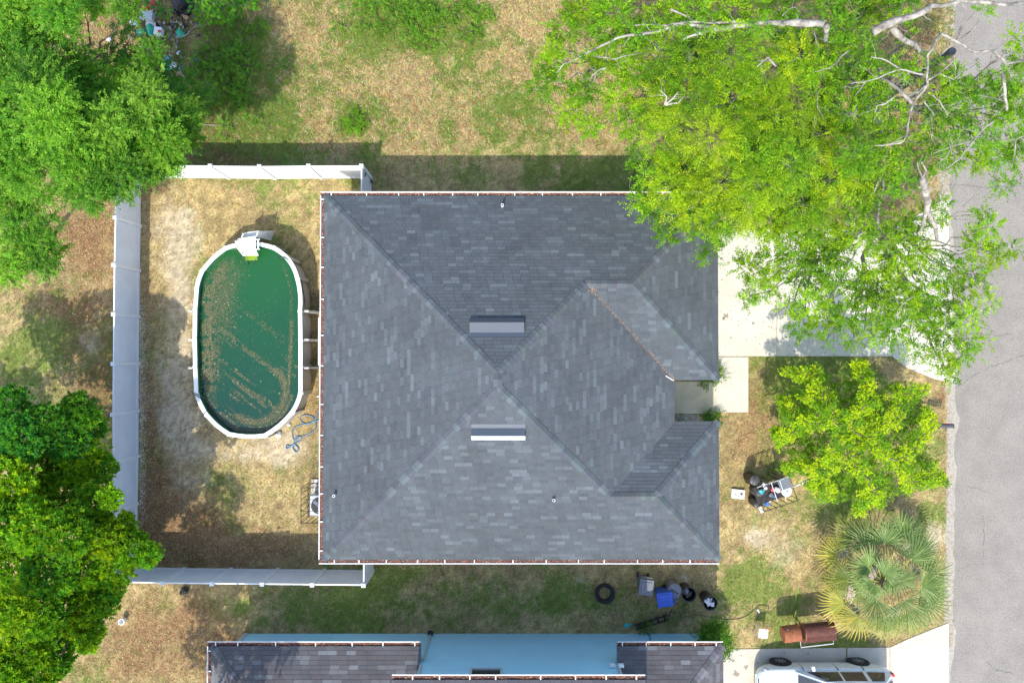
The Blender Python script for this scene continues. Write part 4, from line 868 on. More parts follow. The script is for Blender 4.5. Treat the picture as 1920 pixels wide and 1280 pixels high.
# fallen black rack and wire netting, teal toy
fr_o = empty('metal_rack', P(1222, 1168, .1), 'black folded metal rack lying beside the pale blue wall', 'rack'); a0 = P(1190, 1175, .1); a1 = P(1252, 1155, .1); d = (a1 - a0).normalized(); s_ = Vector((-d.y, d.x, 0))
for k, off in enumerate((-.09, .09)):
    b = MB(); b.tube([a0 + s_ * off + Vector((0, 0, .05)), a1 + s_ * off + Vector((0, 0, .12))], .028, 6); b.build('rail', M['black'], fr_o)
for k in range(5):
    c = a0 + (a1 - a0) * (k + .5) / 5; b = MB(); b.box(c + Vector((0, 0, .03)), (.09, .22, .05), rz=math.atan2(d.y, d.x)); b.build('slat', M['black'], fr_o)
b = MB(); b.tube([a1 + Vector((0, 0, .1)), a1 + Vector((.1, .35, .25))], .02, 6); b.build('strut', M['black'], fr_o)
for (x, y) in ((1262, 1150),):
    b = MB(); c = P(x, y, .08)
    for i in range(9):
        rr_ = .16; cc = c + Vector((.11 * i - .1, random.uniform(-.08, .05), 0)); b.tube([cc + Vector((rr_ * math.cos(t * .45), rr_ * .8 * math.sin(t * .45), .05 * math.sin(t * .9))) for t in range(15)], .004, 3)
    tag(b.build('wire_coil', M['cable']), 'loose coil of dark wire beside the blue bin', 'wire')
cp = spline([P(x, y, .02)[:] for x, y in ((1300, 1150), (1330, 1156), (1355, 1160), (1380, 1160), (1400, 1154), (1414, 1142), (1425, 1134), (1440, 1136), (1441, 1142))]); b = MB(); b.tube(cp, .011, 5); tag(b.build('garden_hose', M['cable']), 'thin dark hose trailing east across the grass from the bins', 'hose')
b = MB(); c = P(1177, 1172, .05); b.lathe((c.x - .05, c.y, 0), [(.09, 0), (.09, .06), (.05, .08)], n=14); b.box((c.x + .08, c.y + .03, .04), (.16, .06, .05), rz=.4); tag(b.build('teal_scoop', M['teal'], bevel=.008), 'small teal plastic scoop by the pale blue wall', 'scoop')
crumple('black_bag', P(346, 1107, .1), (.17, .15, .14), M['blackbag'], 9, lab='small black bag on the grass south of the fence', cat='bag')
b = MB(); c = P(231, 1163, .15); b.lathe((c.x, c.y, 0), [(.08, 0), (.11, .28), (.125, .28), (.125, .30), (.10, .30), (.07, .03)], n=18, caps=False); b.lathe((c.x, c.y, .04), [(.075, 0), (.075, .004)], n=14); tag(b.build('white_bucket', M['white']), 'white bucket beside the bottom left tree', 'bucket')
# ---- front yard: rack, drums, dish, tray
q0 = P(1455, 925, 0); rack = empty('bar_rack', (q0.x, q0.y, 0), 'open rack of tall thin dark steel bars in the front yard', 'rack')
A = P(1418, 914, 1.35); B_ = P(1480, 893, 1.35); d = (B_ - A); s_ = Vector((d.y, -d.x, 0)).normalized(); w = .95
A0 = Vector((A.x, A.y, 0)); n_r = 7
for row, off in enumerate((0, w)):
    for k in range(n_r):
        p = A0 + Vector((d.x, d.y, 0)) * (k / (n_r - 1)) * 1.04 + s_ * (off + random.uniform(-.02, .02)); b = MB(); b.tube([p, p + Vector((random.uniform(-.02, .02), random.uniform(-.02, .02), 1.35 + random.uniform(-.1, .15)))], .014, 5); b.build('bar', M['steel_dark'], rack)
for (p, r_) in (((A, B_), .02), ((A + s_ * w, B_ + s_ * w), .012), ((A, A + s_ * w), .012), ((B_, B_ + s_ * w), .014)):
    b = MB(); b.tube(list(p), r_, 6); b.build('rail', M['trim'] if r_ == .02 else M['steel_dark'], rack)
for t in (.45, .7):
    b = MB(); p = A + d * t; b.tube([p, p + s_ * w * .8], .012, 5); b.build('cross_bar', M['white'], rack)
b = MB(); c = A + d * .82 + s_ * .22; b.box((c.x, c.y, 1.28), (.46, .42, .02), rz=math.atan2(d.y, d.x)); tag(b.build('glass_sheet', M['grey']), 'grey sheet laid on the north east corner of the bar rack', 'sheet')
c = P(1476, 921, 1.05); b = MB(); b.lathe((c.x, c.y, .98), [(.20, 0), (.20, .03), (.17, .04), (.02, .03)], n=30); dish = b.build('round_tray', M['white']); tag(dish, 'round white tray lying on the east end of the bar rack', 'tray'); k = MB(); k.lathe((c.x + .01, c.y, 1.015), [(.03, 0), (.03, .025)], n=10); k.build('knob', M['darkgrey'], dish)
b = MB(); b.lathe((c.x, c.y, .0), [(.17, 0), (.17, .97)], n=20); tag(b.build('white_drum', M['darkgrey']), 'dark drum standing under the round white tray', 'drum')
b = MB(); a_ = P(1486, 913, .9); c_ = P(1532, 893, .35); b.tube([a_, c_], .03, 8); tag(b.build('white_pipe', M['white']), 'white plastic pipe leaning from the bar rack under the lime tree', 'pipe')
def drum(px, py, h, r_, m, lab, lid):
    q = P(px, py, h); o = empty('drum', (q.x, q.y, 0), lab, 'drum', 'drums beside the bar rack'); b = MB()
    b.lathe((0, 0, 0), [(r_ * .85, 0), (r_, h * .15), (r_, h * .9), (r_ * .93, h)], n=24); b.build('body', m, o, loc=(0, 0, 0))
    b = MB(); b.lathe((0, 0, h - .01), [(r_ * .95, 0), (r_ * .95, .03), (r_ * .5, .07), (.02, .08)], n=24); b.build('lid', lid, o, loc=(0, 0, 0)); return q
q = drum(1415, 900, .85, .20, M['black'], 'black drum with a domed shiny lid, northernmost by the bar rack', M['darkgrey'])
q = drum(1424, 924, .75, .18, M['darkgrey'], 'charcoal drum in the middle of the three by the bar rack', M['darkgrey'])
q = drum(1421, 944, .7, .18, M['black'], 'black drum at the south west end of the bar rack', M['black'])
b = MB(); c = P(1427, 955, .8); b.box((c.x, c.y, .78), (.11, .26, .05), rz=.45); tag(b.build('white_block', M['white'], bevel=.015), 'white block resting on the southernmost drum', 'block')
b = MB(); c = P(1384, 926, .12); b.box((c.x, c.y, .06), (.52, .36, .12), rz=-.1); b.box((c.x, c.y, .125), (.44, .28, .012), rz=-.1); tr_ = b.build('white_tray', M['pool_white'], bevel=.02); tag(tr_, 'white plastic tray with dark holes on the ground west of the drums', 'tray')
for dx, dy, r_ in ((.13, .01, .055), (-.12, -.01, .03), (.0, .05, .02), (.02, -.07, .025)): k = MB(); k.lathe((c.x + dx, c.y + dy, .132), [(r_, 0), (r_, .006)], n=14); k.build('hole', M['darkgrey'], tr_)
items = [(1428, 921, .95, .09, 'teal', 'teal plastic cup on the bar rack'), (1436, 915, .95, .06, 'cloth_white', 'white rag at the west end of the bar rack'), (1448, 917, .95, .07, 'red', 'red cloth among the clutter on the bar rack'), (1458, 918, .9, .11, 'cloth_white', 'white rag beside the round tray'), (1446, 928, .85, .09, 'grey', 'grey plastic bottle on the south side of the bar rack'), (1452, 930, .85, .07, 'bluecloth', 'blue wrapper on the south side of the bar rack'), (1444, 937, .7, .07, 'cloth_white', 'small white wad south of the clutter on the bar rack'), (1438, 944, .6, .09, 'bluecloth', 'dark blue rag beside the southernmost drum'), (1432, 908, .9, .08, 'metal', 'silvery pot lid beside the northernmost drum'), (1464, 904, .9, .08, 'metal', 'silvery tray in the north east of the bar rack')]
for i, (x, y, h, r_, m_, lb) in enumerate(items):
    o = crumple('rubbish', P(x, y, h), (r_ * 1.2, r_, r_ * .5), M[m_], 60 + i, lab=lb, cat='rubbish', sub=2)
b = MB(); c = A + s_ * w * .5 + d * .45; b.box((c.x, c.y, .78), (d.length * .9, w * .72, .02), rz=math.atan2(d.y, d.x)); b.build('shelf', M['steel_dark'], rack)
# ---- smoker grill, stool
g0_ = P(1515, 1190, .9); sm = empty('smoker_grill', (g0_.x, g0_.y, 0), 'rusty offset barrel smoker with an orange firebox and wire shelf', 'grill')
ax0 = P(1505, 1183, 1.0); ax1 = P(1563, 1177, 1.0); d = (ax1 - ax0).normalized(); b = MB()
b.lathe(ax0, [(.02, 0), (.27, .0), (.27, (ax1 - ax0).length), (.02, (ax1 - ax0).length)], n=28, axis=d, caps=False); b.build('barrel', M['rust'], sm, smooth=False)
f0 = P(1467, 1189, .95); f1 = P(1497, 1185, .95); b = MB(); dd = (f1 - f0).normalized(); b.lathe(f0, [(.02, 0), (.29, 0), (.31, .05), (.31, (f1 - f0).length)], n=24, axis=dd, caps=True); b.build('firebox', M['rust_orange'], sm)
for t in (0, .18):
    b = MB(); c = f1 + d * (t - .02); b.lathe(c, [(.33, 0), (.33, .03)], n=24, axis=dd); b.build('rim', M['rust_orange'], sm)
s_ = Vector((d.y, -d.x, 0)); b = MB(); c = (ax0 + ax1) / 2 + s_ * .38; b.box((c.x, c.y, .98), ((ax1 - ax0).length + .15, .16, .05), rz=math.atan2(d.y, d.x)); b.box((c.x + s_.x * .05, c.y + s_.y * .05, .92), ((ax1 - ax0).length, .03, .16), rz=math.atan2(d.y, d.x)); b.build('front_shelf', M['rust'], sm)
fr4 = [P(1500, 1195, .8), P(1502, 1213, .8), P(1563, 1206, .8), P(1561, 1190, .8)]; b = MB(); b.tube(fr4 + [fr4[0]], .018, 5); b.build('wire_shelf', M['white'], sm)
for t in (.05, .95):
    for o_ in (-.2, .2): b = MB(); c = ax0 + (ax1 - ax0) * t + s_ * o_; b.tube([(c.x, c.y, 0), (c.x, c.y, .85)], .02, 6); b.build('leg', M['rust'], sm)
c = f0 + Vector((.12, .2, 0)); b = MB(); b.tube([(c.x, c.y, .8), (c.x - .02, c.y + .1, 1.25)], .02, 6); b.build('damper_handle', M['metal'], sm)
b = MB(); c = ax1 + d * .05; b.box((c.x + s_.x * .2, c.y + s_.y * .2, 1.0), (.12, .10, .08)); b.build('handle', M['black'], sm)
q = P(1431, 1187, .6); st_ = empty('white_stool', (q.x, q.y, 0), 'small white square stool west of the rusty smoker', 'stool', rz=R(-8))
b = MB(); b.box((0, 0, .6), (.36, .36, .04)); b.build('seat', M['white'], st_, loc=(0, 0, 0), bevel=.015)
for sx in (-1, 1):
    for sy in (-1, 1): b = MB(); b.tube([(sx * .14, sy * .14, .58), (sx * .19, sy * .19, 0)], .018, 6); b.build('leg', M['white'], st_, loc=(0, 0, 0))
b = MB(); b.tube([(-.12, .2, .62), (.0, .24, .63), (.26, .16, .62), (.42, .02, .60)], .013, 5); tag(b.build('orange_cord', M['amber'], loc=(q.x, q.y, 0)), 'orange cord draped over the white stool', 'cord')
b = MB(); c = P(1422, 1145, .05); b.box((c.x, c.y, .03), (.07, .16, .06), rz=.5); tag(b.build('pink_brush', M['cloth_white'], bevel=.01), 'small pale brush on the grass north of the white stool', 'brush')
b = MB(); c = P(1451, 1250 - 12, .03)
# ---- mailbox
m0 = P(1743, 791, 1.0); m1 = P(1760, 798, 1.1); m2 = P(1786, 798, 1.1)
mb = empty('mailbox', (m0.x, m0.y, 0), 'black roadside mailbox on a post at the road edge', 'mailbox')
b = MB(); b.box((m0.x, m0.y, .48), (.10, .10, .96)); b.build('post', M['wood'], mb)
b = MB(); b.tube([(m0.x - .02, m0.y + .03, .93), (m1.x + .3, m1.y + .01, .95)], .045, 4); b.build('arm', M['wood'], mb)
L = (m2 - m1).length; prof = [(-.085, 0), (.085, 0), (.085, .12)] + [(.085 * math.cos(t), .12 + .085 * math.sin(t)) for t in [i * math.pi / 8 for i in range(1, 8)]] + [(-.085, .12)]
b = MB(); n_ = len(prof); b.add([(m1.x, m1.y + y, .98 + z) for y, z in prof] + [(m1.x + L, m1.y + y, .98 + z) for y, z in prof], [(i, (i + 1) % n_, n_ + (i + 1) % n_, n_ + i) for i in range(n_)] + [tuple(reversed(range(n_))), tuple(range(n_, 2 * n_))]); b.build('box', M['darkgrey'], mb, bevel=.006)
b = MB(); b.box((m1.x + L + .01, m1.y, 1.09), (.02, .16, .18)); b.build('door', M['black'], mb); b = MB(); b.box((m1.x + L * .55, m1.y + .095, 1.16), (.20, .012, .04)); b.build('flag', M['red'], mb)
b = MB(); c = P(1350, 1270, 0)
# utility pole
b = MB(); c = P(1786, 96, 4.6); b.lathe((c.x, c.y, 0), [(.17, 0), (.14, 4.55), (.13, 4.6)], n=18); up = b.build('utility_pole', M['darkgrey']); tag(up, 'dark round utility pole rising beside the road under the pale branches', 'pole')
# ---- trash heap by the top edge
def sheet(name, px, py, w, h, z, rz, m, lab, cat, thick=.03):
    b = MB(); c = P(px, py, z); b.box((c.x, c.y, z), (w, h, thick), rz=rz, rx=random.uniform(-.08, .08)); return tag(b.build(name, m, bevel=.008), lab, cat)
sheet('plastic_crate', 276, 29, .50, .36, .45, -.12, M['trim'], 'grey plastic box lid at the top of the rubbish heap', 'box', .22)
sheet('white_tray', 283, 45, .40, .18, .25, -.15, M['cloth_white'], 'flat white carton below the grey box in the rubbish heap', 'carton')
sheet('red_box', 276, 16, .12, .16, .6, -.1, M['red'], 'red box on the grey box in the rubbish heap', 'box', .12)
sheet('yellow_box', 269, 16, .09, .15, .6, -.1, M['yellow'], 'yellow box beside the red box in the rubbish heap', 'box', .12)
sheet('red_bag', 287, 7, .18, .16, .5, .4, M['red'], 'red bag at the very top edge beside the broad leaves', 'bag', .1)
sheet('printed_carton', 298, 60, .30, .30, .3, -.1, M['cloth_white'], 'white printed carton with a red patch in the rubbish heap', 'carton', .25); sheet('red_label', 299, 59, .13, .11, .432, -.1, M['red'], 'red sticker on the white printed carton', 'sticker', .006)
sheet('cardboard_sheet', 347, 31, .28, .16, .35, -.8, M['cardboard'], 'brown cardboard piece below the large black bag', 'cardboard')
sheet('cardboard_sheet', 338, 139, .34, .18, .15, -.1, M['cardboard'], 'brown cardboard piece at the south end of the rubbish heap', 'cardboard')
sheet('grey_board', 100, 78, .75, .30, .12, -.75, M['wood'], 'weathered grey board under the top left tree', 'board')
crumple('rubbish_bag', P(340, 8, .4), (.45, .50, .42), M['blackbag'], 41, lab='large black rubbish bag at the top edge beside broad leaves', cat='bag')
crumple('green_bag', P(281, 57, .3), (.26, .13, .12), M['greenbag'], 42, lab='green plastic bag left of the printed carton', cat='bag')
crumple('green_bag', P(263, 61, .2), (.17, .12, .1), M['greenbag'], 48, lab='darker green bag at the west edge of the heap', cat='bag')
crumple('green_bag', P(338, 64, .3), (.16, .15, .12), M['greenbag'], 43, lab='bright green bag under the forked dead stick', cat='bag')
crumple('green_bag', P(310, 123, .25), (.28, .16, .12), M['greenbag'], 44, lab='long green bag at the lower end of the rubbish heap', cat='bag')
crumple('blue_cloth', P(314, 110, .35), (.12, .09, .08), M['bluecloth'], 45, lab='blue cloth above the long green bag', cat='cloth')
crumple('white_bag', P(325, 122, .25), (.14, .16, .1), M['cloth_white'], 46, lab='white bag beside the long green bag', cat='bag')
crumple('white_bag', P(250, 44, .3), (.17, .16, .12), M['cloth_white'], 47, lab='white bag at the west edge of the rubbish heap', cat='bag')
crumple('white_bag', P(205, 75, .2), (.12, .08, .08), M['cloth_white'], 49, lab='small white bag lying alone west of the heap', cat='bag')
gb = MB()
for i in range(170):
    x = random.gauss(312, 30); y = random.gauss(52, 17) if i % 3 else random.gauss(110, 18); c = P(x, y, random.uniform(.05, .3)); cl = random.choice([(.6, .58, .55), (.3, .3, .32), (.02, .02, .02), (.02, .02, .02), (.25, .18, .12), (.45, .38, .28), (.05, .15, .35), (.12, .08, .06)])
    gb.box(c, (random.uniform(.03, .13), random.uniform(.03, .10), random.uniform(.02, .06)), rz=random.uniform(0, 3), rx=random.uniform(-.5, .5), col=cl)
tag(gb.build('scrap_heap', M['chip'], colour=True), 'mass of small mixed scraps and bottles in the rubbish heap', 'rubbish', kind='stuff')
b = MB(); b.tube([P(335, 70, .4), P(350, 66, .5), P(357, 57, .5), P(366, 49, .5), P(375, 42, .5)], [.02, .02, .018, .014, .01], 6); b.tube([P(362, 52, .5), P(372, 49, .5), P(385, 49, .45)], [.012, .01, .006], 5); tag(b.build('dead_branch', M['bark']), 'forked dead stick lying across the rubbish heap', 'stick')
b = MB(); b.tube([P(345, 234, .05), P(380, 234, .06), P(410, 235, .06), P(423, 232, .06), P(445, 241, .04)], [.008, .014, .018, .018, .006], 5); b.tube([P(420, 234, .06), P(426, 222, .1)], [.01, .004], 4); tag(b.build('dead_branch', M['bark']), 'long dead branch on the grass north of the fence', 'stick')
# ---- SUV
H0 = P(1420, 1262, .6); R0 = P(1679, 1262, .7); cl = 5.12; yN = P(1540, 1246, .7).y
car = empty('white_suv', (H0.x, yN - .98, 0), 'white SUV parked on the driveway at the bottom edge facing the house', 'car')
sts = [(0, .55, .34, .52, .60, .60, .40), (.05, .72, .26, .6, .70, .72, .6), (.22, .86, .22, .66, .82, .86, .74), (.55, .95, .2, .68, .94, .98, .84), (1.0, .985, .2, .7, .98, 1.06, .88), (1.45, .99, .2, .7, .99, 1.13, .90), (2.6, .99, .2, .7, 1.0, 1.12, .9), (4.0, .99, .2, .7, 1.02, 1.12, .9), (4.65, .96, .24, .7, 1.02, 1.12, .88), (4.98, .88, .32, .7, 1.0, 1.06, .82), (5.12, .74, .42, .7, .92, .96, .7)]
vs = []; rows = []
for (x, w, zb, zm, zt_, zc_, wt) in sts: rows.append([(x, 0, zb), (x, w * .85, zb), (x, w * .97, zb + .12), (x, w, zm), (x, w * .985, zt_ - .06), (x, wt, zt_ + .03), (x, wt * .55, zc_), (x, 0, zc_ + .015)])
b = MB(); nr = len(rows); m_ = 8
ring = [r[:] + [(x, -y, z) for x, y, z in reversed(r[1:-1])] for r in rows]; K = len(ring[0]); vs = [v for r in ring for v in r]
fs = [(i * K + j, i * K + (j + 1) % K, (i + 1) * K + (j + 1) % K, (i + 1) * K + j) for i in range(nr - 1) for j in range(K)] + [tuple(range(K)), tuple(reversed(range((nr - 1) * K, nr * K)))]
b.add(vs, fs); b.build('body', M['carpaint'], car, loc=(0, 0, 0), smooth=True, subd=2)
def hexa(name, lo, hi, m, par=None, **k):
    b = MB(); b.add(list(lo) + list(hi), [(3, 2, 1, 0), (4, 5, 6, 7), (0, 1, 5, 4), (1, 2, 6, 5), (2, 3, 7, 6), (3, 0, 4, 7)]); return b.build(name, m, par or car, loc=(0, 0, 0), **k)
gx = [(1.35, .86, 1.12), (2.25, .68, 1.66), (2.6, .70, 1.71), (3.6, .70, 1.72), (4.5, .66, 1.68), (4.98, .80, 1.10)]
rw = [(1.30, .88, .88, 1.12), (2.22, .72, .90, 1.64), (2.7, .735, .90, 1.71), (3.6, .735, .90, 1.72), (4.45, .70, .88, 1.69), (5.0, .66, .80, 1.10)]
b = MB(); vs = []
for (x, wt, wbm, z) in rw: vs += [(x, -wbm, 1.06 if z > 1.2 else z - .05), (x, -wt, z - .04), (x, -wt * .8, z), (x, wt * .8, z), (x, wt, z - .04), (x, wbm, 1.06 if z > 1.2 else z - .05)]
b.add(vs, [(i * 6 + j, i * 6 + j + 1, (i + 1) * 6 + j + 1, (i + 1) * 6 + j) for i in range(5) for j in range(5)] + [(30, 31, 32, 33, 34, 35)]); b.build('roof', M['carpaint'], car, loc=(0, 0, 0))
def pane(name, q, m=None):
    b = MB(); b.add(q, [(0, 1, 2, 3)] if len(q) == 4 else [tuple(range(len(q)))]); o = b.build(name, m or M['glass'], car, loc=(0, 0, 0)); s_ = o.modifiers.new('solid', 'SOLIDIFY'); s_.thickness = .008; s_.offset = 0; return o
e_ = .012
pane('windscreen', [(1.36, -.80, 1.15 + e_), (1.36, .80, 1.15 + e_), (2.18, .64, 1.63 + e_), (2.18, -.64, 1.63 + e_)])
pane('rear_window', [(4.97, -.6, 1.16), (4.56, -.6, 1.64), (4.56, .6, 1.64), (4.97, .6, 1.16)])
for s_ in (1, -1):
    def sd(x, z): f = (z - 1.06) / .62; return (x, s_ * (.905 - .185 * f + .008), z)
    pane('side_window', [sd(1.72, 1.12), sd(2.9, 1.12), sd(2.9, 1.58), sd(2.30, 1.58)]); pane('side_window', [sd(2.98, 1.12), sd(3.82, 1.12), sd(3.82, 1.58), sd(2.98, 1.58)]); pane('side_window', [sd(3.98, 1.12), sd(4.66, 1.14), sd(4.46, 1.56), sd(3.98, 1.58)])
    for xw in (.98, 4.02):
        b = MB(); b.lathe((xw, s_ * .80, .36), [(.37, 0), (.37, s_ * .20)], n=26, axis=Vector((0, 1, 0))); w_o = b.build('wheel', M['rubber'], car, loc=(0, 0, 0))
        b = MB(); b.lathe((xw, s_ * .805, .36), [(.25, s_ * .20), (.25, s_ * .205), (.22, s_ * .208)], n=22, axis=Vector((0, 1, 0))); b.build('rim', M['steel_dark'], w_o, loc=(0, 0, 0))
        for k in range(9): a_ = k * .698; b = MB(); b.box((xw + .13 * math.cos(a_), s_ * 1.012, .36 + .13 * math.sin(a_)), (.20, .012, .022), ry=-a_); b.build('spoke', M['metal'], w_o, loc=(0, 0, 0))
        b = MB(); b.lathe((xw, s_ * .79, .37), [(.42, 0), (.42, s_ * .195)], n=26, axis=Vector((0, 1, 0))); b.build('wheel_arch', M['black'], car, loc=(0, 0, 0))
    b = MB(); b.box((1.95, s_ * 1.03, 1.12), (.13, .22, .17), rz=s_ * .2); b.build('side_mirror', M['carpaint'], car, loc=(0, 0, 0), bevel=.04)
    for xh in (2.72, 3.66): b = MB(); b.box((xh, s_ * .985, .93), (.20, .03, .035)); b.build('door_handle', M['white'], car, loc=(0, 0, 0), bevel=.008)
    for xs_ in (1.62, 2.94, 3.92): b = MB(); b.box((xs_, s_ * .962, .80), (.012, .05, .52)); b.build('door_gap', M['darkgrey'], car, loc=(0, 0, 0))
    b = MB(); b.box((.36, s_ * .74, .80), (.42, .20, .10), rz=-s_ * .42, ry=-.35); b.build('headlight', M['metal'], car, loc=(0, 0, 0), bevel=.03); b = MB(); b.box((.60, s_ * .85, .86), (.13, .08, .07), rz=-s_ * .3, ry=-.3); b.build('indicator', M['amber'], car, loc=(0, 0, 0), bevel=.015)
    b = MB(); b.box((5.0, s_ * .76, .98), (.12, .12, .30), rz=s_ * .5); b.build('tail_light', M['red'], car, loc=(0, 0, 0), bevel=.02)
    b = MB(); b.tube([(2.5, s_ * .66, 1.75), (4.3, s_ * .64, 1.75)], .018, 6); b.build('roof_rail', M['metal'], car, loc=(0, 0, 0))
b = MB(); b.box((.05, 0, .62), (.08, .9, .14)); b.build('grille', M['black'], car, loc=(0, 0, 0), bevel=.02)
b = MB()
for s_ in (-1, 1): b.tube([(.34, s_ * .62, .93), (.8, s_ * .66, 1.03), (1.3, s_ * .74, 1.10)], .006, 4)
b.build('bonnet_gap', M['darkgrey'], car, loc=(0, 0, 0))
# ================================================================= VEGETATION
def leaves(c, axis, L, W, nrm_j, col, name, m, parent=None, droop=.15):
    """one folded leaf (two triangles) per entry: base c, direction axis"""
    n = len(c); ax = axis / np.linalg.norm(axis, axis=1)[:, None]
    up = np.array((0, 0, 1.0)) + rng.normal(0, nrm_j, (n, 3)); s = np.cross(ax, up); s /= np.linalg.norm(s, axis=1)[:, None] + 1e-9; nn_ = np.cross(s, ax)
    L = L[:, None]; W = W[:, None]; mid = c + ax * L * .45; fold = -nn_ * W * .25
    V = np.stack([c, mid + s * W + fold, c + ax * L - nn_ * L * droop, mid - s * W + fold], 1).reshape(-1, 3)
    i = np.arange(n) * 4; F = np.stack([np.stack([i, i + 1, i + 2], 1), np.stack([i, i + 2, i + 3], 1)], 1).reshape(-1, 3)
    return V, F, np.repeat(col, 2, 0)
def unit(n, zmin=-.3):
    v = rng.normal(0, 1, (n, 3)); v /= np.linalg.norm(v, axis=1)[:, None]; v[:, 2] = np.where(v[:, 2] < zmin, -v[:, 2], v[:, 2]); return v
def palette(n, cols, per=None):
    cols = np.array(cols); k = rng.integers(0, len(cols), n); c = cols[k] * rng.uniform(.78, 1.22, (n, 1)); return c
def blend(base, cols, ns, cv):
    c = np.array(cols)[rng.integers(0, len(cols), ns)]; w = rng.uniform(.25, .8, (ns, 1)); return (np.array(base)[None] * (1 - w) + c * w) * cv * rng.uniform(.72, 1.28, (ns, 1))
def crown(clumps, style, cols, parent, name='crown', dens=1.0):
    Cs, As, Ls, Ws, Co = [], [], [], [], []
    for (px, py, rp, h) in clumps:
        c = np.array(P(px, py, h)); r = rp / S(h); base = cols[rng.integers(0, len(cols))]; cv = rng.uniform(.84, 1.16)
        if style == 'pinnate':      # long compound leaves: a rachis with paired leaflets
            ns = int(110 * dens * (r / .55) ** 2); d = unit(ns, -.1); o = c + d * np.array((r, r, r * .45)) * (rng.uniform(.25, .95, (ns, 1)) * np.where(rng.random((ns, 1)) < .14, 1.5, 1))
            dd = d * np.array((1, 1, .25)) + rng.normal(0, .35, (ns, 3)); dd[:, 2] *= .4; dd[:, 2] += .05; dd /= np.linalg.norm(dd, axis=1)[:, None]; k = 13; RL = rng.uniform(.28, .46, ns)
            t = np.linspace(.12, 1, k)[None, :, None]; pos = o[:, None] + dd[:, None] * (RL[:, None, None] * t) - np.array((0, 0, 1)) * (RL[:, None, None] * .30 * t ** 2)
            sd = np.cross(dd, np.array((0, 0, 1.0))); sd /= np.linalg.norm(sd, axis=1)[:, None]; sg = np.where(np.arange(k) % 2 == 0, 1, -1)[None, :, None]
            ax = dd[:, None] * .75 + sd[:, None] * sg + rng.normal(0, .12, (ns, k, 3)) - np.array((0, 0, .2)); L = rng.uniform(.075, .12, (ns, k)); W = L * .15
            cc = blend(base, cols, ns, cv); cc = np.repeat(cc[:, None], k, 1) * rng.uniform(.85, 1.15, (ns, k, 1))
        elif style == 'spray':      # short twigs lined with alternating small leaves
            ns = int(135 * dens * (r / .55) ** 2); d = unit(ns, -.25); o = c + d * np.array((r, r, r * .5)) * (rng.uniform(.2, .85, (ns, 1)) * np.where(rng.random((ns, 1)) < .16, 1.6, 1))
            dd = d * np.array((1, 1, .35)) + rng.normal(0, .4, (ns, 3)); dd[:, 2] *= .5; dd /= np.linalg.norm(dd, axis=1)[:, None]; k = 9; RL = rng.uniform(.18, .36, ns)
            t = np.linspace(.0, 1, k)[None, :, None]; pos = o[:, None] + dd[:, None] * (RL[:, None, None] * t) - np.array((0, 0, 1)) * (RL[:, None, None] * .15 * t ** 2)
            sd = np.cross(dd, np.array((0, 0, 1.0))); sd /= np.linalg.norm(sd, axis=1)[:, None]; sg = np.where(np.arange(k) % 2 == 0, 1, -1)[None, :, None]
            ax = dd[:, None] * 1.0 + sd[:, None] * sg * .8 + rng.normal(0, .25, (ns, k, 3)); L = rng.uniform(.065, .115, (ns, k)); W = L * .24
            cc = blend(base, cols, ns, cv); cc = np.repeat(cc[:, None], k, 1) * rng.uniform(.82, 1.18, (ns, k, 1))
        elif style == 'rosette':    # dense evergreen whorls of long leaves pointing up and out
            ns = int(170 * dens * (r / .55) ** 2); d = unit(ns, -.15); o = c + d * np.array((r, r, r * .75)) * (rng.uniform(.55, .98, (ns, 1)) * np.where(rng.random((ns, 1)) < .08, 1.25, 1)); k = 13
            a = rng.uniform(0, 6.28, (ns, k)); tl = rng.uniform(.25, 1.05, (ns, k)); q = d * np.array((.9, .9, .8)) + np.array((0, 0, .55)); q /= np.linalg.norm(q, axis=1)[:, None]
            e1 = np.cross(q, np.array((.3, .9, .1))); e1 /= np.linalg.norm(e1, axis=1)[:, None]; e2 = np.cross(q, e1)
            ax = q[:, None] * np.cos(tl)[..., None] + (e1[:, None] * np.cos(a)[..., None] + e2[:, None] * np.sin(a)[..., None]) * np.sin(tl)[..., None]
            pos = np.repeat(o[:, None], k, 1) + rng.normal(0, .015, (ns, k, 3)); L = rng.uniform(.09, .15, (ns, k)); W = L * .19
            hgt = np.clip(d[:, 2:3], 0, 1); cc = blend(base, cols, ns, cv); cc = np.repeat(cc[:, None], k, 1) * rng.uniform(.8, 1.2, (ns, k, 1)); y = rng.random((ns, 1, 1)) < .12; cc = np.where(y, cc * np.array((1.7, 1.25, .8)), cc)
        Cs.append(pos.reshape(-1, 3)); As.append(ax.reshape(-1, 3)); Ls.append(L.ravel()); Ws.append(W.ravel()); Co.append(cc.reshape(-1, 3))
    V, F, c_ = leaves(np.concatenate(Cs), np.concatenate(As), np.concatenate(Ls), np.concatenate(Ws), .45, np.concatenate(Co), name, None)
    o = link(name, np_mesh(name, V, F, c_), M['leaf'], parent); o['kind'] = 'stuff'; return o, len(F)
def wiggle(a, b_, r0, r1, sag=.0, n=6, j=.06):
    a, b_ = Vector(a), Vector(b_); L = (b_ - a).length; pts = []; rs = []
    for i in range(n + 1):
        t = i / n; p = a.lerp(b_, t); k = math.sin(t * math.pi); p += Vector((random.uniform(-j, j), random.uniform(-j, j), random.uniform(-j, j))) * L * .5 * (0 < i < n) + Vector((0, 0, sag * k * L)); pts.append(p); rs.append(r0 * (1 - t) + r1 * t)
    return pts, rs
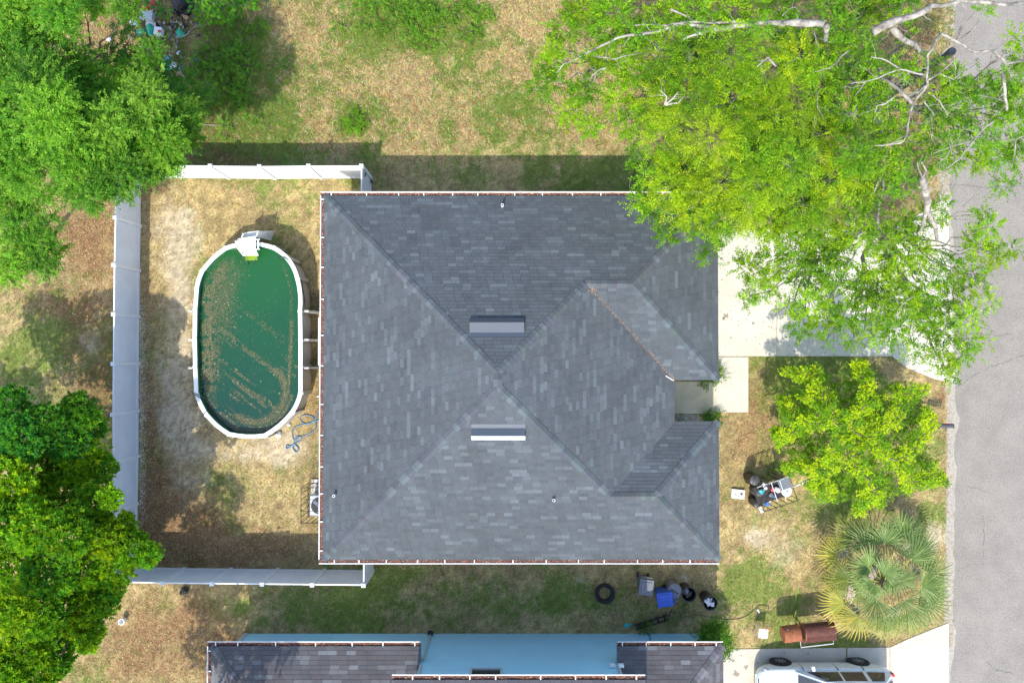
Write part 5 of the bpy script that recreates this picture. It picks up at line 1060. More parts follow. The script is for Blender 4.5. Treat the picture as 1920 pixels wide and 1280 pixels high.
def limbs(parent, L, m, name='limb'):
    out = []
    for (pts, r0, r1) in L:      # (px,py,h) points; radii in metres
        q = [P(*p) for p in pts]; fine = []; rs = []; r0 *= .78; r1 *= .78
        for i in range(len(q) - 1):
            for k in range(3):
                t = k / 3; v = q[i].lerp(q[i + 1], t); Ls = (q[i + 1] - q[i]).length
                fine.append(v + Vector((random.uniform(-1, 1), random.uniform(-1, 1), random.uniform(-.6, .6))) * Ls * .035)
        fine.append(q[-1]); n_ = len(fine); rs = [(r0 + (r1 - r0) * (i / (n_ - 1))) * random.uniform(.85, 1.15) for i in range(n_)]
        b = MB(); b.tube(fine, rs, 7)
        for i in range(2, n_ - 1):     # side twigs
            if random.random() < .55:
                d = (fine[i + 1] - fine[i - 1]).normalized(); s = Vector((-d.y, d.x, 0)) * random.choice((-1, 1)); tip = fine[i] + (d * .6 + s + Vector((0, 0, random.uniform(-.2, .3)))).normalized() * random.uniform(.15, .6); a, c = wiggle(fine[i], tip, min(rs[i] * .5, .016), .004, 0, 4, .12); b.tube(a, c, 4)
        b.build(name, m, parent, smooth=True); out += fine[::2]
    return out
def skeleton(parent, base, clumps, m, r0=.22, nodes=(), extra=.0, twigs=3):
    """trunk from the ground that forks towards the crown; each clump hangs on a thin branch"""
    cs = [P(x, y, h) for x, y, r, h in clumps]; cen = sum(cs, Vector()) / len(cs); base = Vector(base); fork = base.lerp(Vector((cen.x, cen.y, 0)), .25); fork.z = cen.z * .45
    b = MB(); a, c = wiggle(base, fork, r0, r0 * .75, 0, 6, .04); b.tube([base - Vector((0, 0, .1))] + a, [r0 * 1.3] + c, 10); b.build('trunk', m, parent, smooth=True)
    kk = max(3, min(7, len(cs) // 7)); seeds = random.sample(cs, kk)
    for _ in range(4):
        g = [[] for _ in seeds]
        for v in cs: g[min(range(len(seeds)), key=lambda i: (seeds[i] - v).length)].append(v)
        seeds = [sum(x, Vector()) / len(x) if x else s for x, s in zip(g, seeds)]
    tw = MB()
    for s, grp in zip(seeds, g):
        if not grp: continue
        hub = Vector((s.x, s.y, s.z - .7)); hub = fork.lerp(hub, .8); b = MB(); a, c = wiggle(fork, hub, r0 * .6, r0 * .28, .03, 6, .08); b.tube(a, c, 8); b.build('limb', m, parent, smooth=True)
        for v in grp:
            st = a[random.choice((3, 4, 5, 6))]; q, w = wiggle(st, v, r0 * .2, .012, -.02, 6, .10); tw.tube(q, w, 5)
            for _ in range(twigs):
                d = Vector((random.gauss(0, 1), random.gauss(0, 1), random.uniform(.0, 1.0))).normalized(); q2, w2 = wiggle(q[4], v + d * random.uniform(.35, .8), .014, .004, 0, 4, .14); tw.tube(q2, w2, 3)
    o = tw.build('branches', m, parent, smooth=True); o['kind'] = 'stuff'
def H(L, f): return [(x, y, r, f(x, y)) for x, y, r in L]
def jit(L, a): return [(x + random.uniform(-a, a), y + random.uniform(-a, a), r, h + random.uniform(-.65, .65) * (h > 3)) for x, y, r, h in L]

# ---- feathery bright tree over the north east corner of the house
T0 = [(1220, 110, 45), (1300, 100, 50), (1290, 180, 50), (1240, 190, 40), (1370, 110, 50), (1370, 190, 55), (1440, 130, 50), (1450, 210, 55), (1330, 260, 50), (1400, 280, 50), (1230, 270, 40), (1280, 330, 50), (1350, 340, 50), (1420, 350, 50), (1480, 300, 50), (1540, 250, 45), (1530, 170, 40), (1500, 380, 45), (1560, 340, 40),
      (1250, 350, 36), (1290, 400, 36), (1560, 415, 34), (1450, 415, 35), (1400, 400, 40), (1350, 410, 40), (1500, 100, 40), (1620, 300, 35), (1610, 350, 30)]
T0 = jit(H(T0, lambda x, y: 8.6 - ((x - 1400) / 260) ** 2 * 1.6 - ((y - 240) / 220) ** 2 * 1.4), 8)
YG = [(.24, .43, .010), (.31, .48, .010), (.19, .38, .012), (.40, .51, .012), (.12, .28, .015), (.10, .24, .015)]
q = P(1470, 330, 0); t0 = empty('feathery_tree', q, 'large bright yellow green feathery tree over the north east roof corner', 'tree'); crown(T0, 'pinnate', YG, t0, dens=.72); skeleton(t0, q, T0, M['bark'], .2)
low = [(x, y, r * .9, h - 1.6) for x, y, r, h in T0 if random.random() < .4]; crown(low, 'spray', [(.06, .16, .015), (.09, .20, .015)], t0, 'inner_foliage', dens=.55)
# ---- tall tree with bare white limbs, west part over the field
GB = [(.17, .36, .012), (.23, .42, .012), (.13, .31, .014), (.09, .24, .016), (.29, .45, .012), (.11, .27, .016)]
T1 = [(1015, 160, 30), (1040, 125, 26), (1060, 60, 30), (1090, 20, 36), (1150, 15, 36), (1130, 110, 32), (1180, 140, 36), (1090, 170, 28), (1070, 215, 26), (1110, 235, 20), (1190, 60, 36), (1240, 30, 36), (1310, 20, 36), (1150, 190, 30), (1210, 215, 30), (1180, 240, 20), (1380, 15, 36), (1130, 60, 26), (1030, 95, 22), (1160, 85, 24), (1250, 150, 30), (1190, 300, 16), (1210, 325, 14)]
T1 = jit(H(T1, lambda x, y: 7.2 + (x - 1000) / 400 * 1.2), 6)
q = P(1290, 110, 0); t1 = empty('white_limbed_tree', q, 'green tree reaching west over the open field with long white limbs', 'tree'); crown(T1 + [(1330, 46, 15, 9.1), (1188, 63, 13, 8.9), (1425, 50, 18, 9.2), (1248, 52, 11, 9.0), (1100, 104, 10, 8.6), (1375, 42, 10, 9.1), (1140, 84, 8, 8.8), (1290, 60, 9, 9.1)], 'spray', GB, t1, dens=.8); skeleton(t1, q, T1, M['bark'], .18)
h = 8.9
limbs(t1, [([(1470, 42, h), (1400, 47, h), (1340, 55, h), (1280, 45, h), (1222, 60, h - .2), (1160, 72, h - .3), (1112, 95, h - .6), (1057, 120, h - .9), (1043, 137, h - 1.1)], .10, .015), ([(1395, 41, h), (1340, 43, h), (1280, 43, h), (1250, 47, h), (1190, 48, h)], .05, .02),
           ([(1340, 55, h), (1300, 66, h), (1280, 75, h)], .06, .03), ([(1137, 127, h - .8), (1120, 133, h - .8), (1107, 147, h - .9), (1077, 155, h - 1)], .03, .01), ([(1120, 133, h - .8), (1108, 165, h - 1)], .02, .006), ([(1112, 105, h - .6), (1153, 110, h - .5), (1205, 100, h - .5)], .025, .012),
           ([(1247, 197, 8.4), (1250, 182, 8.5), (1237, 170, 8.7)], .05, .012), ([(1247, 197, 8.4), (1262, 185, 8.6), (1272, 172, 8.7)], .045, .012), ([(1247, 197, 8.4), (1272, 193, 8.5), (1283, 180, 8.7)], .04, .01), ([(1177, 303, 7.6), (1190, 296, 7.6), (1205, 300, 7.4)], .018, .006), ([(1260, 15, 8.6), (1330, 52, 8.6)], .04, .02)], M['bark'])
# ---- roadside tree with fork
T2 = [(1450, 15, 36), (1480, 60, 36), (1550, 15, 36), (1600, 25, 36), (1560, 85, 36), (1620, 95, 32), (1650, 15, 32), (1700, 6, 26), (1590, 150, 36), (1640, 180, 36), (1600, 220, 40), (1660, 240, 34), (1600, 290, 36), (1660, 305, 36), (1690, 350, 30), (1620, 370, 34), (1790, 150, 26), (1755, 210, 28), (1800, 180, 34), (1840, 170, 30), (1790, 240, 28), (1880, 180, 30), (1905, 230, 30), (1850, 262, 26), (1870, 292, 26),
      (1900, 300, 24), (1830, 305, 22), (1790, 300, 26), (1882, 345, 18), (1750, 262, 22), (1840, 18, 13), (1912, 75, 20), (1700, 290, 22), (1722, 245, 14), (1690, 120, 16), (1765, 125, 14), (1718, 118, 16), (1700, 135, 18), (1520, 130, 30), (1740, 300, 24), (1905, 150, 20), (1640, 130, 26), (1680, 205, 16), (1580, 55, 28), (1700, 60, 14), (1905, 190, 24), (1918, 110, 20), (1890, 150, 20), (1868, 215, 22), (1915, 270, 22), (1815, 215, 18), (1760, 170, 20)]
T2 = jit(H(T2, lambda x, y: 8.2 - ((x - 1650) / 280) ** 2 * 1.2 - (y > 290) * .6), 5)
q = P(1560, 230, 0); t2 = empty('roadside_tree', q, 'big green tree leaning over the road with many bare white branches', 'tree'); crown(T2, 'spray', GB, t2, dens=.72); skeleton(t2, q, T2, M['bark'], .25)
h = 9.4
limbs(t2, [([(1545, 45, h), (1500, 43, h), (1470, 42, h - .3)], .14, .10), ([(1637, 60, h), (1670, 43, h), (1713, 30, h), (1747, 13, h), (1800, 7, h), (1925, 5, h - .4)], .16, .05), ([(1672, 55, h - .1), (1697, 80, h - .8), (1737, 102, h - 1.8)], .11, .09), ([(1550, 48, h), (1545, 80, h - 1.4)], .10, .08),
           ([(1763, 63, h), (1797, 80, h), (1827, 98, h), (1863, 95, h), (1887, 120, h - .2), (1922, 113, h - .3)], .055, .035), ([(1763, 63, h), (1740, 103, h), (1740, 160, h - .1), (1710, 197, h - .4), (1700, 253, h - .6), (1690, 270, h - .8), (1637, 273, h - 1)], .05, .022),
           ([(1712, 195, h - .4), (1687, 170, h - .6), (1650, 145, h - 1)], .06, .05), ([(1740, 143, h - .1), (1720, 138, h - .2), (1687, 130, h - .3), (1623, 153, h - .5), (1603, 180, h - .7)], .04, .012), ([(1623, 153, h - .5), (1593, 157, h - .6)], .018, .008), ([(1687, 130, h - .3), (1660, 112, h - .4), (1633, 107, h - .5)], .03, .018),
           ([(1740, 150, h), (1762, 138, h), (1793, 110, h + .1)], .025, .01), ([(1762, 138, h), (1788, 150, h - .1), (1800, 138, h), (1811, 122, h)], .018, .008), ([(1747, 177, h - .2), (1762, 190, h - .2), (1777, 217, h - .3)], .028, .02), ([(1777, 215, h - .3), (1785, 203, h - .3), (1795, 202, h - .3)], .014, .006), ([(1732, 190, h - .3), (1742, 203, h - .3), (1753, 217, h - .4)], .022, .018),
           ([(1740, 160, h), (1722, 172, h - .1), (1700, 177, h - .3)], .018, .012), ([(1676, 182, h - .6), (1660, 195, h - .7), (1645, 198, h - .8), (1640, 212, h - .9)], .028, .016), ([(1880, 138, 9), (1884, 170, 8.8), (1888, 207, 8.5)], .065, .045), ([(1883, 190, 8.7), (1860, 183, 8.8), (1835, 178, 8.8)], .014, .008),
           ([(1863, 228, 9), (1845, 240, 9), (1827, 263, 9), (1800, 297, 9), (1775, 317, 8.9), (1750, 332, 8.8)], .035, .014), ([(1820, 265, 9), (1785, 275, 9), (1750, 288, 8.9)], .028, .01), ([(1843, 203, 9.1), (1842, 243, 9)], .018, .012), ([(1785, 275, 9), (1775, 295, 8.9), (1757, 307, 8.8)], .016, .006), ([(1800, 297, 9), (1785, 287, 9.1), (1779, 268, 9.2)], .014, .01),
           ([(1923, 253, 8.8), (1905, 262, 8.8), (1902, 290, 8.7), (1897, 315, 8.6)], .022, .01), ([(1905, 262, 8.8), (1895, 260, 8.8)], .012, .006), ([(1750, 240, 8.9), (1746, 258, 8.8), (1755, 272, 8.7)], .014, .008), ([(1593, 95, 8.9), (1555, 128, 8.9), (1525, 135, 8.8)], .022, .01), ([(1455, 125, 9), (1440, 107, 9), (1420, 125, 8.9)], .04, .02), ([(1526, 55, 9), (1530, 80, 9), (1538, 92, 8.9)], .016, .006), ([(1467, 30, 9.1), (1480, 17, 9.1), (1495, 13, 9.1)], .018, .01), ([(1532, 170, 8.9), (1533, 200, 8.9), (1545, 225, 8.7)], .014, .006)], M['bark'])
# ---- driveway tree
T3 = [(1470, 425, 24), (1520, 425, 24), (1660, 470, 24), (1720, 470, 22), (1690, 415, 22), (1500, 480, 20), (1580, 480, 24), (1820, 640, 16), (1680, 520, 24), (1720, 575, 22), (1640, 555, 20), (1400, 500, 24), (1420, 545, 22), (1450, 482, 24), (1440, 520, 22), (1400, 562, 12), (1500, 455, 26), (1540, 475, 28), (1500, 510, 26), (1560, 520, 30), (1520, 570, 28), (1500, 605, 22), (1545, 605, 24), (1590, 595, 32), (1620, 545, 30), (1640, 500, 26), (1650, 585, 30), (1690, 560, 32), (1680, 620, 28), (1740, 545, 30), (1740, 600, 28), (1780, 560, 28), (1770, 620, 28), (1800, 655, 22), (1760, 675, 24), (1715, 655, 18), (1818, 600, 24),
      (1850, 570, 12), (1780, 505, 24), (1820, 510, 22), (1835, 460, 26), (1865, 475, 24), (1892, 465, 13), (1850, 420, 20), (1838, 405, 14), (1700, 440, 24), (1750, 402, 22), (1770, 392, 14), (1650, 445, 22), (1610, 435, 24), (1570, 440, 24), (1782, 710, 12), (1545, 640, 9), (1480, 575, 14), (1718, 500, 20), (1640, 632, 14), (1600, 632, 14), (1540, 540, 24), (1840, 545, 16), (1850, 640, 8)]
T3 = jit(H([(x, y, r * 1.15) for x, y, r in T3], lambda x, y: 6.6 - ((x - 1650) / 280) ** 2 * 1.0), 5)
q = P(1585, 412, 0); t3 = empty('driveway_tree', q, 'open green tree spreading over the white driveway and the road edge', 'tree'); crown(T3, 'spray', [(.18, .37, .012), (.25, .43, .012), (.14, .32, .014), (.10, .25, .02), (.32, .48, .012)], t3, dens=.62); skeleton(t3, q, T3, M['bark'], .17)
h = 7.3
limbs(t3, [([(1730, 333, h + .8), (1735, 360, h + .6), (1740, 383, h + .3), (1738, 398, h)], .13, .12), ([(1738, 396, h), (1728, 428, h - .5), (1712, 455, h - 1.2)], .085, .03), ([(1739, 396, h), (1750, 420, h - .2), (1757, 448, h - .8)], .09, .06), ([(1730, 333, h + .9), (1737, 320, h + 1.2), (1728, 303, h + 1.5)], .05, .02), ([(1729, 335, h + .9), (1720, 305, h + 1.5)], .03, .01),
           ([(1727, 350, h + .7), (1700, 365, h + .3), (1678, 373, h)], .025, .01), ([(1735, 362, h + .8), (1753, 352, h + 1)], .018, .012), ([(1753, 352, h + 1), (1768, 347, h + 1), (1762, 372, h + .8), (1775, 392, h + .4)], .018, .007), ([(1762, 330, h + 1), (1765, 345, h + 1)], .014, .01), ([(1657, 333, h), (1653, 365, h - .4), (1647, 393, h - .9), (1647, 426, h - 1.6)], .035, .07), ([(1653, 365, h - .3), (1670, 358, h)], .02, .01), ([(1646, 340, h), (1638, 365, h - .3), (1630, 380, h - .6)], .05, .015),
           ([(1603, 474, h - .6), (1615, 455, h - .4)], .03, .02), ([(1730, 487, h), (1720, 514, h - .3)], .028, .016), ([(1767, 477, h), (1785, 490, h), (1800, 507, h)], .02, .012), ([(1780, 474, h), (1800, 472, h), (1827, 463, h)], .018, .008), ([(1603, 474, h - .4), (1593, 494, h - .3), (1563, 554, h - .2), (1513, 586, h - .3)], .04, .012), ([(1667, 444, h - 1.2), (1670, 480, h - 1), (1667, 497, h - .8)], .04, .02), ([(1773, 587, h - .1), (1770, 634, h - .2)], .016, .008), ([(1712, 555, h), (1692, 570, h), (1685, 580, h)], .022, .012)], M['bark'])
TR = jit([(1225, 400, 28, 6.2), (1208, 372, 20, 6.2), (1255, 435, 20, 5.9), (1300, 425, 20, 5.9), (1318, 395, 24, 6), (1332, 468, 14, 5.6), (1345, 440, 16, 5.6), (1275, 400, 20, 6.1), (1188, 385, 12, 6.2), (1320, 485, 10, 5.5)], 3)
crown(TR, 'spray', GB, t0, 'low_foliage', dens=.9)

# ---- top left fine leaved tree
UL = [(20, 30, 50), (60, 20, 45), (110, 15, 34), (30, 100, 50), (60, 110, 36), (70, 160, 50), (140, 145, 40), (30, 200, 50), (100, 220, 50), (170, 205, 50), (230, 190, 45), (275, 180, 36), (315, 215, 30), (60, 280, 50), (130, 290, 50), (200, 270, 50), (260, 250, 50), (300, 270, 36), (322, 292, 18), (30, 310, 40), (150, 330, 42), (220, 330, 40), (265, 308, 30), (180, 365, 22), (340, 240, 24), (110, 190, 40), (210, 230, 40), (245, 150, 26), (275, 100, 18), (180, 12, 24), (240, 8, 20), (5, 150, 40), (5, 250, 40), (110, 60, 26), (300, 300, 26), (350, 265, 14), (355, 215, 16)]
UL = jit(H([(x, y, r * 1.28) for x, y, r in UL], lambda x, y: 7.2 - (x / 330) ** 2 * 1.6 + math.sin(x * .05 + y * .07) * .5), 8)
GU = [(.09, .27, .018), (.13, .33, .020), (.19, .39, .025), (.07, .22, .02), (.25, .44, .05)]
q = P(200, 260, 0); tu = empty('fine_leaved_tree', q, 'big mid green tree filling the top left corner above the fence', 'tree'); crown(UL, 'spray', GU, tu, dens=1.5); skeleton(tu, q, UL, M['bark_dark'], .25)
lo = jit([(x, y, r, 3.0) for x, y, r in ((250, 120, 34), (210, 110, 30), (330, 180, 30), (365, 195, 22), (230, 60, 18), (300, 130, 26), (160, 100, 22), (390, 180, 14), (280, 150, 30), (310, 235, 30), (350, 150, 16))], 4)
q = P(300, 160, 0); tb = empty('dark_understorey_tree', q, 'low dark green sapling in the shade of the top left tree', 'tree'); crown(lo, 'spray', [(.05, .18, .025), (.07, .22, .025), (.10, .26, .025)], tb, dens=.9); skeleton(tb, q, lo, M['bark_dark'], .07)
UM = [(20, 390, 30), (10, 345, 28), (50, 350, 24), (90, 365, 16), (105, 470, 12), (48, 425, 32), (28, 462, 32), (75, 455, 26), (86, 495, 20), (22, 510, 22), (60, 375, 14), (98, 420, 14), (55, 480, 28)]
UM = jit(H([(x, y, r * 1.2) for x, y, r in UM], lambda x, y: 5.0), 4); q = P(95, 450, 0); tm = empty('left_edge_tree', q, 'light green tree at the left edge above the dark evergreen', 'tree'); crown(UM, 'spray', GU, tm, dens=1.3); skeleton(tm, q, UM, M['bark_dark'], .1)
# ---- bottom left evergreen
LL = [(30, 760, 34), (85, 790, 30), (150, 772, 36), (125, 815, 40), (50, 825, 42), (172, 800, 24), (150, 860, 42), (80, 885, 48), (25, 900, 48), (188, 880, 26), (120, 930, 48), (180, 945, 38), (60, 980, 48), (130, 1000, 46), (195, 1000, 42), (245, 1022, 34), (276, 1035, 22), (236, 975, 20), (212, 930, 20), (30, 1050, 48), (100, 1070, 48), (165, 1070, 42), (212, 1065, 32), (190, 1118, 34), (140, 1140, 44), (70, 1150, 48), (18, 1140, 42), (50, 1220, 46), (105, 1208, 40), (155, 1180, 36), (18, 1272, 42), (80, 1270, 32), (108, 1252, 18), (212, 1100, 22), (170, 1205, 18), (10, 980, 40), (10, 830, 34)]
LL = jit(H([(x, y, r * 1.12) for x, y, r in LL], lambda x, y: 5.9 - min(1, x / 150) * 1.1 - (y < 900) * .8 + math.sin(x * .06 + y * .05) * .45), 6)
q = P(230, 990, 0); LLo = jit([(x, y, 62, 5.6) for x, y in ((-70, 830), (-150, 860), (-230, 880), (-60, 930), (-140, 960), (-220, 1000), (-300, 950), (-70, 1050), (-160, 1080), (-40, 1150), (-260, 1080))], 10) + jit([(x, y, 55, 8.2) for x, y in ((170, 1590), (230, 1615), (275, 1650), (110, 1560), (60, 1500), (-20, 1440), (30, 1560), (310, 1670), (-40, 1700), (40, 1740), (100, 1700), (-110, 1640), (0, 1640), (150, 1780), (60, 1820))], 10)  # unseen: evergreen's west side and a neighbour's tree to the south, casting shade
te = empty('evergreen_tree', q, 'dense glossy evergreen tree filling the bottom left corner', 'tree')
GE = [(.10, .33, .02), (.30, .47, .012), (.24, .43, .012), (.12, .33, .015), (.18, .39, .015), (.27, .44, .012), (.10, .30, .02)]
up_ = [c for c in LL if c[1] < 850]; dn_ = [c for c in LL if c[1] >= 850]  # upper clumps get darker greens, shade put into the leaf colour
crown(up_, 'rosette', [(.055, .25, .04), (.075, .30, .035), (.11, .34, .025), (.15, .38, .02)], te, 'crown', dens=1.4); crown(dn_, 'rosette', [(.08, .28, .025)] + GE[1:], te, 'crown', dens=1.4); crown(LLo, 'rosette', GE[1:], te, 'unseen_foliage', dens=.8)
skeleton(te, q, LL, M['bark_dark'], .28, twigs=1)
# ---- small lime tree in the front yard: arms of round leaves
q = P(1590, 812, 0); tl = empty('lime_tree', q, 'small vivid lime green tree in the front yard beside the mailbox', 'tree')
cen = P(1612, 820, 4.2); tw = MB(); arms = [(1455, 750, 2.7), (1475, 705, 2.9), (1520, 693, 3.2), (1610, 690, 3.6), (1612, 676, 3.4), (1640, 740, 3.8), (1735, 730, 3.2), (1745, 765, 3.0), (1742, 800, 3.0), (1725, 835, 3.0), (1772, 903, 2.6), (1740, 870, 2.8), (1700, 925, 2.7), (1650, 945, 2.8), (1600, 965, 2.7), (1560, 940, 2.9), (1548, 905, 2.9), (1500, 870, 2.8), (1460, 835, 2.7), (1450, 810, 2.7), (1480, 790, 3.0), (1500, 745, 3.3), (1560, 740, 3.7), (1685, 720, 3.4), (1690, 790, 3.6), (1670, 860, 3.6), (1600, 880, 3.7), (1540, 840, 3.6), (1525, 790, 3.6), (1580, 790, 4.0), (1640, 820, 4.1), (1610, 760, 4.0), (1650, 780, 3.9), (1560, 870, 3.4), (1630, 900, 3.4), (1700, 890, 3.1), (1510, 905, 2.3), (1470, 870, 2.4)]
Cs, As, Ls, Ws, Co = [], [], [], [], []
LC = [(.40, .56, .008), (.48, .62, .010), (.34, .53, .010), (.20, .40, .012), (.15, .32, .015)]
def leafy(a_, b_, base, den):      # a shoot lined with small rounded leaves
    a_ = np.array(a_[:]); b_ = np.array(b_[:]); L_ = np.linalg.norm(b_ - a_); k = max(6, int(den * L_)); t = rng.uniform(0, 1, (k, 1)); d = (b_ - a_) / L_; s_ = np.cross(d, (0, 0, 1.0)); s_ /= np.linalg.norm(s_)
    sg = rng.choice((-1, 1), (k, 1)); off = s_ * sg * rng.uniform(.01, .08, (k, 1)); Cs.append(a_ + (b_ - a_) * t + off + rng.normal(0, .02, (k, 3))); As.append(d * .7 + s_ * sg * .9 + rng.normal(0, .4, (k, 3))); L = rng.uniform(.05, .085, k); Ls.append(L); Ws.append(L * .38); Co.append(np.array(base)[None] * rng.uniform(.7, 1.25, (k, 1)))
lc_nodes = [Vector((cen.x, cen.y, cen.z - 1.0))]
for (x, y, h) in sorted(arms, key=lambda v: (P(*v) - cen).length):
    tip = P(x + random.uniform(-8, 8), y + random.uniform(-8, 8), h); p0 = min(lc_nodes, key=lambda v: (v - tip).length + (v - cen).length * .35); a, c = wiggle(p0, tip, .03, .006, .08, 9, .09); tw.tube(a, c, 5); lc_nodes += a[3:8:2]; n_a = len(a)
    for i in range(1, n_a):
        d = (a[i] - a[i - 1]).normalized(); s_ = Vector((-d.y, d.x, 0)).normalized(); leafy(a[i - 1], a[i], random.choice(LC), 90)
        for sg in (-1, 1):
            if random.random() < .88:
                ln_ = random.uniform(.20, .50) * (1.25 - .85 * i / n_a); e2 = a[i] + (d * random.uniform(.5, 1.1) + s_ * sg + Vector((0, 0, random.uniform(-.35, .35)))).normalized() * ln_
                base = random.choice(LC); leafy(a[i], e2, base, 125); tw.tube([a[i], e2], [.006, .003], 3)
                if ln_ > .3:
                    m_ = a[i].lerp(e2, .5); e3 = m_ + (d + s_ * sg * .2).normalized() * ln_ * .5; leafy(m_, e3, base, 110)
V, F, c_ = leaves(np.concatenate(Cs), np.concatenate(As), np.concatenate(Ls), np.concatenate(Ws), .35, np.concatenate(Co), 'crown', None); o = link('crown', np_mesh('crown', V, F, c_), M['leaf'], tl); o['kind'] = 'stuff'
lo = [(x * .75 + 1612 * .25, y * .75 + 820 * .25, 30, h - .8) for x, y, h in arms]; crown(lo, 'spray', [(.12, .27, .012), (.18, .33, .012)], tl, 'inner_foliage', dens=.35)
o = tw.build('branches', M['bark_dark'], tl, smooth=True); o['kind'] = 'stuff'
b = MB(); a, c = wiggle(q, (cen.x, cen.y, cen.z - 1.1), .10, .06, 0, 6, .03); b.tube(a, c, 10); b.build('trunk', M['bark_dark'], tl, smooth=True)
# ---- palm
q = P(1650, 1085, 0); pm = empty('fan_palm', q, 'large round fan palm with yellow edged fronds between lime tree and white car', 'palm')
pc_ = P(1655, 1090, 1.3); b = MB(); b.tube([q, pc_ + Vector((0, 0, -.1)), pc_ + Vector((0, 0, .3))], [.26, .24, .14], 12); b.build('trunk', M['wood'], pm, smooth=False)
fans = [(1658, 1019, 90, 52, 2.3, 0), (1629, 1063, 140, 50, 2.6, 0), (1591, 1086, 172, 52, 2.0, 1), (1628, 1020, 118, 54, 2.2, 0), (1684, 1000, 72, 46, 1.8, 0), (1708, 1049, 55, 62, 2.2, 0), (1739, 1074, 15, 54, 1.9, 0), (1684, 1090, 62, 46, 2.8, 0), (1696, 1126, -62, 76, 2.3, 0), (1659, 1157, -90, 52, 2.0, 1), (1644, 1124, -118, 62, 2.4, 0), (1582, 1130, 196, 50, 1.6, 2), (1731, 1126, -22, 62, 2.0, 0), (1727, 1099, -4, 60, 2.3, 0), (1600, 1010, 138, 52, 1.7, 1), (1570, 1040, 160, 42, 1.4, 2), (1610, 1155, -125, 54, 1.7, 2), (1738, 1110, -12, 52, 1.6, 0), (1700, 1010, 78, 50, 1.5, 0), (1610, 1100, 205, 46, 1.5, 1), (1655, 1075, 40, 40, 2.9, 0), (1640, 1095, 230, 34, 3.0, 0), (1668, 1085, 320, 34, 2.9, 0), (1625, 1085, 165, 40, 2.5, 0), (1720, 1032, 40, 54, 1.4, 0), (1700, 1150, -65, 50, 1.4, 1), (1585, 1095, 182, 48, 1.3, 2), 
        (1590, 1040, 150, 34, 1.5, 3), (1605, 1110, 190, 36, 1.6, 3), (1678, 1135, -80, 36, 1.6, 3), (1612, 1140, 210, 34, 1.4, 3), (1640, 1085, 120, 34, 1.7, 3), (1710, 1075, 10, 34, 1.6, 3), (1690, 1030, 60, 30, 1.5, 3)]
for (x, y, dg, rp, h, k) in fans:
    c = P(x, y, h); r = rp / S(h); a0 = R(dg); b = MB(); nseg = 22; h += random.uniform(-.25, .25); fb = random.uniform(.6, 1.25); up = .38 if h > 2.4 else (.16 if h > 1.8 else .02)
    gcol = {0: (.145, .235, .06), 1: (.19, .27, .05), 2: (.28, .30, .05), 3: (.46, .38, .30)}[k]; ycol = {0: (.34, .42, .16), 1: (.46, .46, .10), 2: (.60, .46, .07), 3: (.42, .38, .33)}[k]
    span = 2.35 if k < 3 else 1.6
    for i in range(nseg):
        t = (i / (nseg - 1) - .5) * 2 * (span / 2 + .1) ; t = (i / (nseg - 1) - .5) * span * 1.35; ang = a0 + t + random.uniform(-.03, .03); L = r * 1.04 * (1.0 - .20 * abs(t) / span) * random.uniform(.90, 1.08); d = Vector((math.cos(ang), math.sin(ang), 0)); s = Vector((-d.y, d.x, 0)); w = .030 * (1 if k < 3 else .45)
        if k == 3: L *= random.uniform(.6, 1.1)
        z = lambda f: up * L * f - (.24 if k < 3 else .38) * L * f * f + .03 * math.cos(t * 2)
        p0 = c + d * .04; p1 = c + d * (L * .5) + Vector((0, 0, z(.5))); p2 = c + d * (L * .80) + Vector((0, 0, z(.8))) + s * random.uniform(-.02, .02); p3 = c + d * L + Vector((0, 0, z(1) - random.uniform(0, .08))) + s * random.uniform(-.05, .05)
        fz = Vector((0, 0, .012)); shade = fb * random.uniform(.8, 1.25); g1 = tuple(v * shade for v in gcol); y1 = tuple((v * .7 + g_ * .3 if k > 0 else v * .55 + g_ * .45) * shade for v, g_ in zip(ycol, gcol)); g2 = tuple((u_ + v_) / 2 for u_, v_ in zip(g1, y1)); odd = random.random() < .12
        b.add([p0 - s * .008, p0 + s * .008, p1 - s * w + fz, p1, p1 + s * w + fz, p2 - s * w * .55, p2 + s * w * .55, p3], [(0, 3, 2), (0, 1, 3), (1, 4, 3)], y1 if odd else g1); n0 = len(b.v) - 8
        b.f += [(n0 + 2, n0 + 3, n0 + 5), (n0 + 3, n0 + 6, n0 + 5), (n0 + 3, n0 + 4, n0 + 6)]; b.c += [g2] * 3; b.f += [(n0 + 5, n0 + 6, n0 + 7)]; b.c += [y1]
    fo = b.build('frond', M['palmleaf'] if k < 3 else M['dryleaf'], pm, colour=True)
    pb = MB(); a, cc = wiggle((pc_.x + .1 * math.cos(a0), pc_.y + .1 * math.sin(a0), pc_.z), c + Vector((math.cos(a0), math.sin(a0), 0)) * .06, .02, .012, .06, 6, .02); pb.tube(a, cc, 5); pb.build('petiole', M['palm_stem'] if k < 3 else M['palm_dead'], fo)
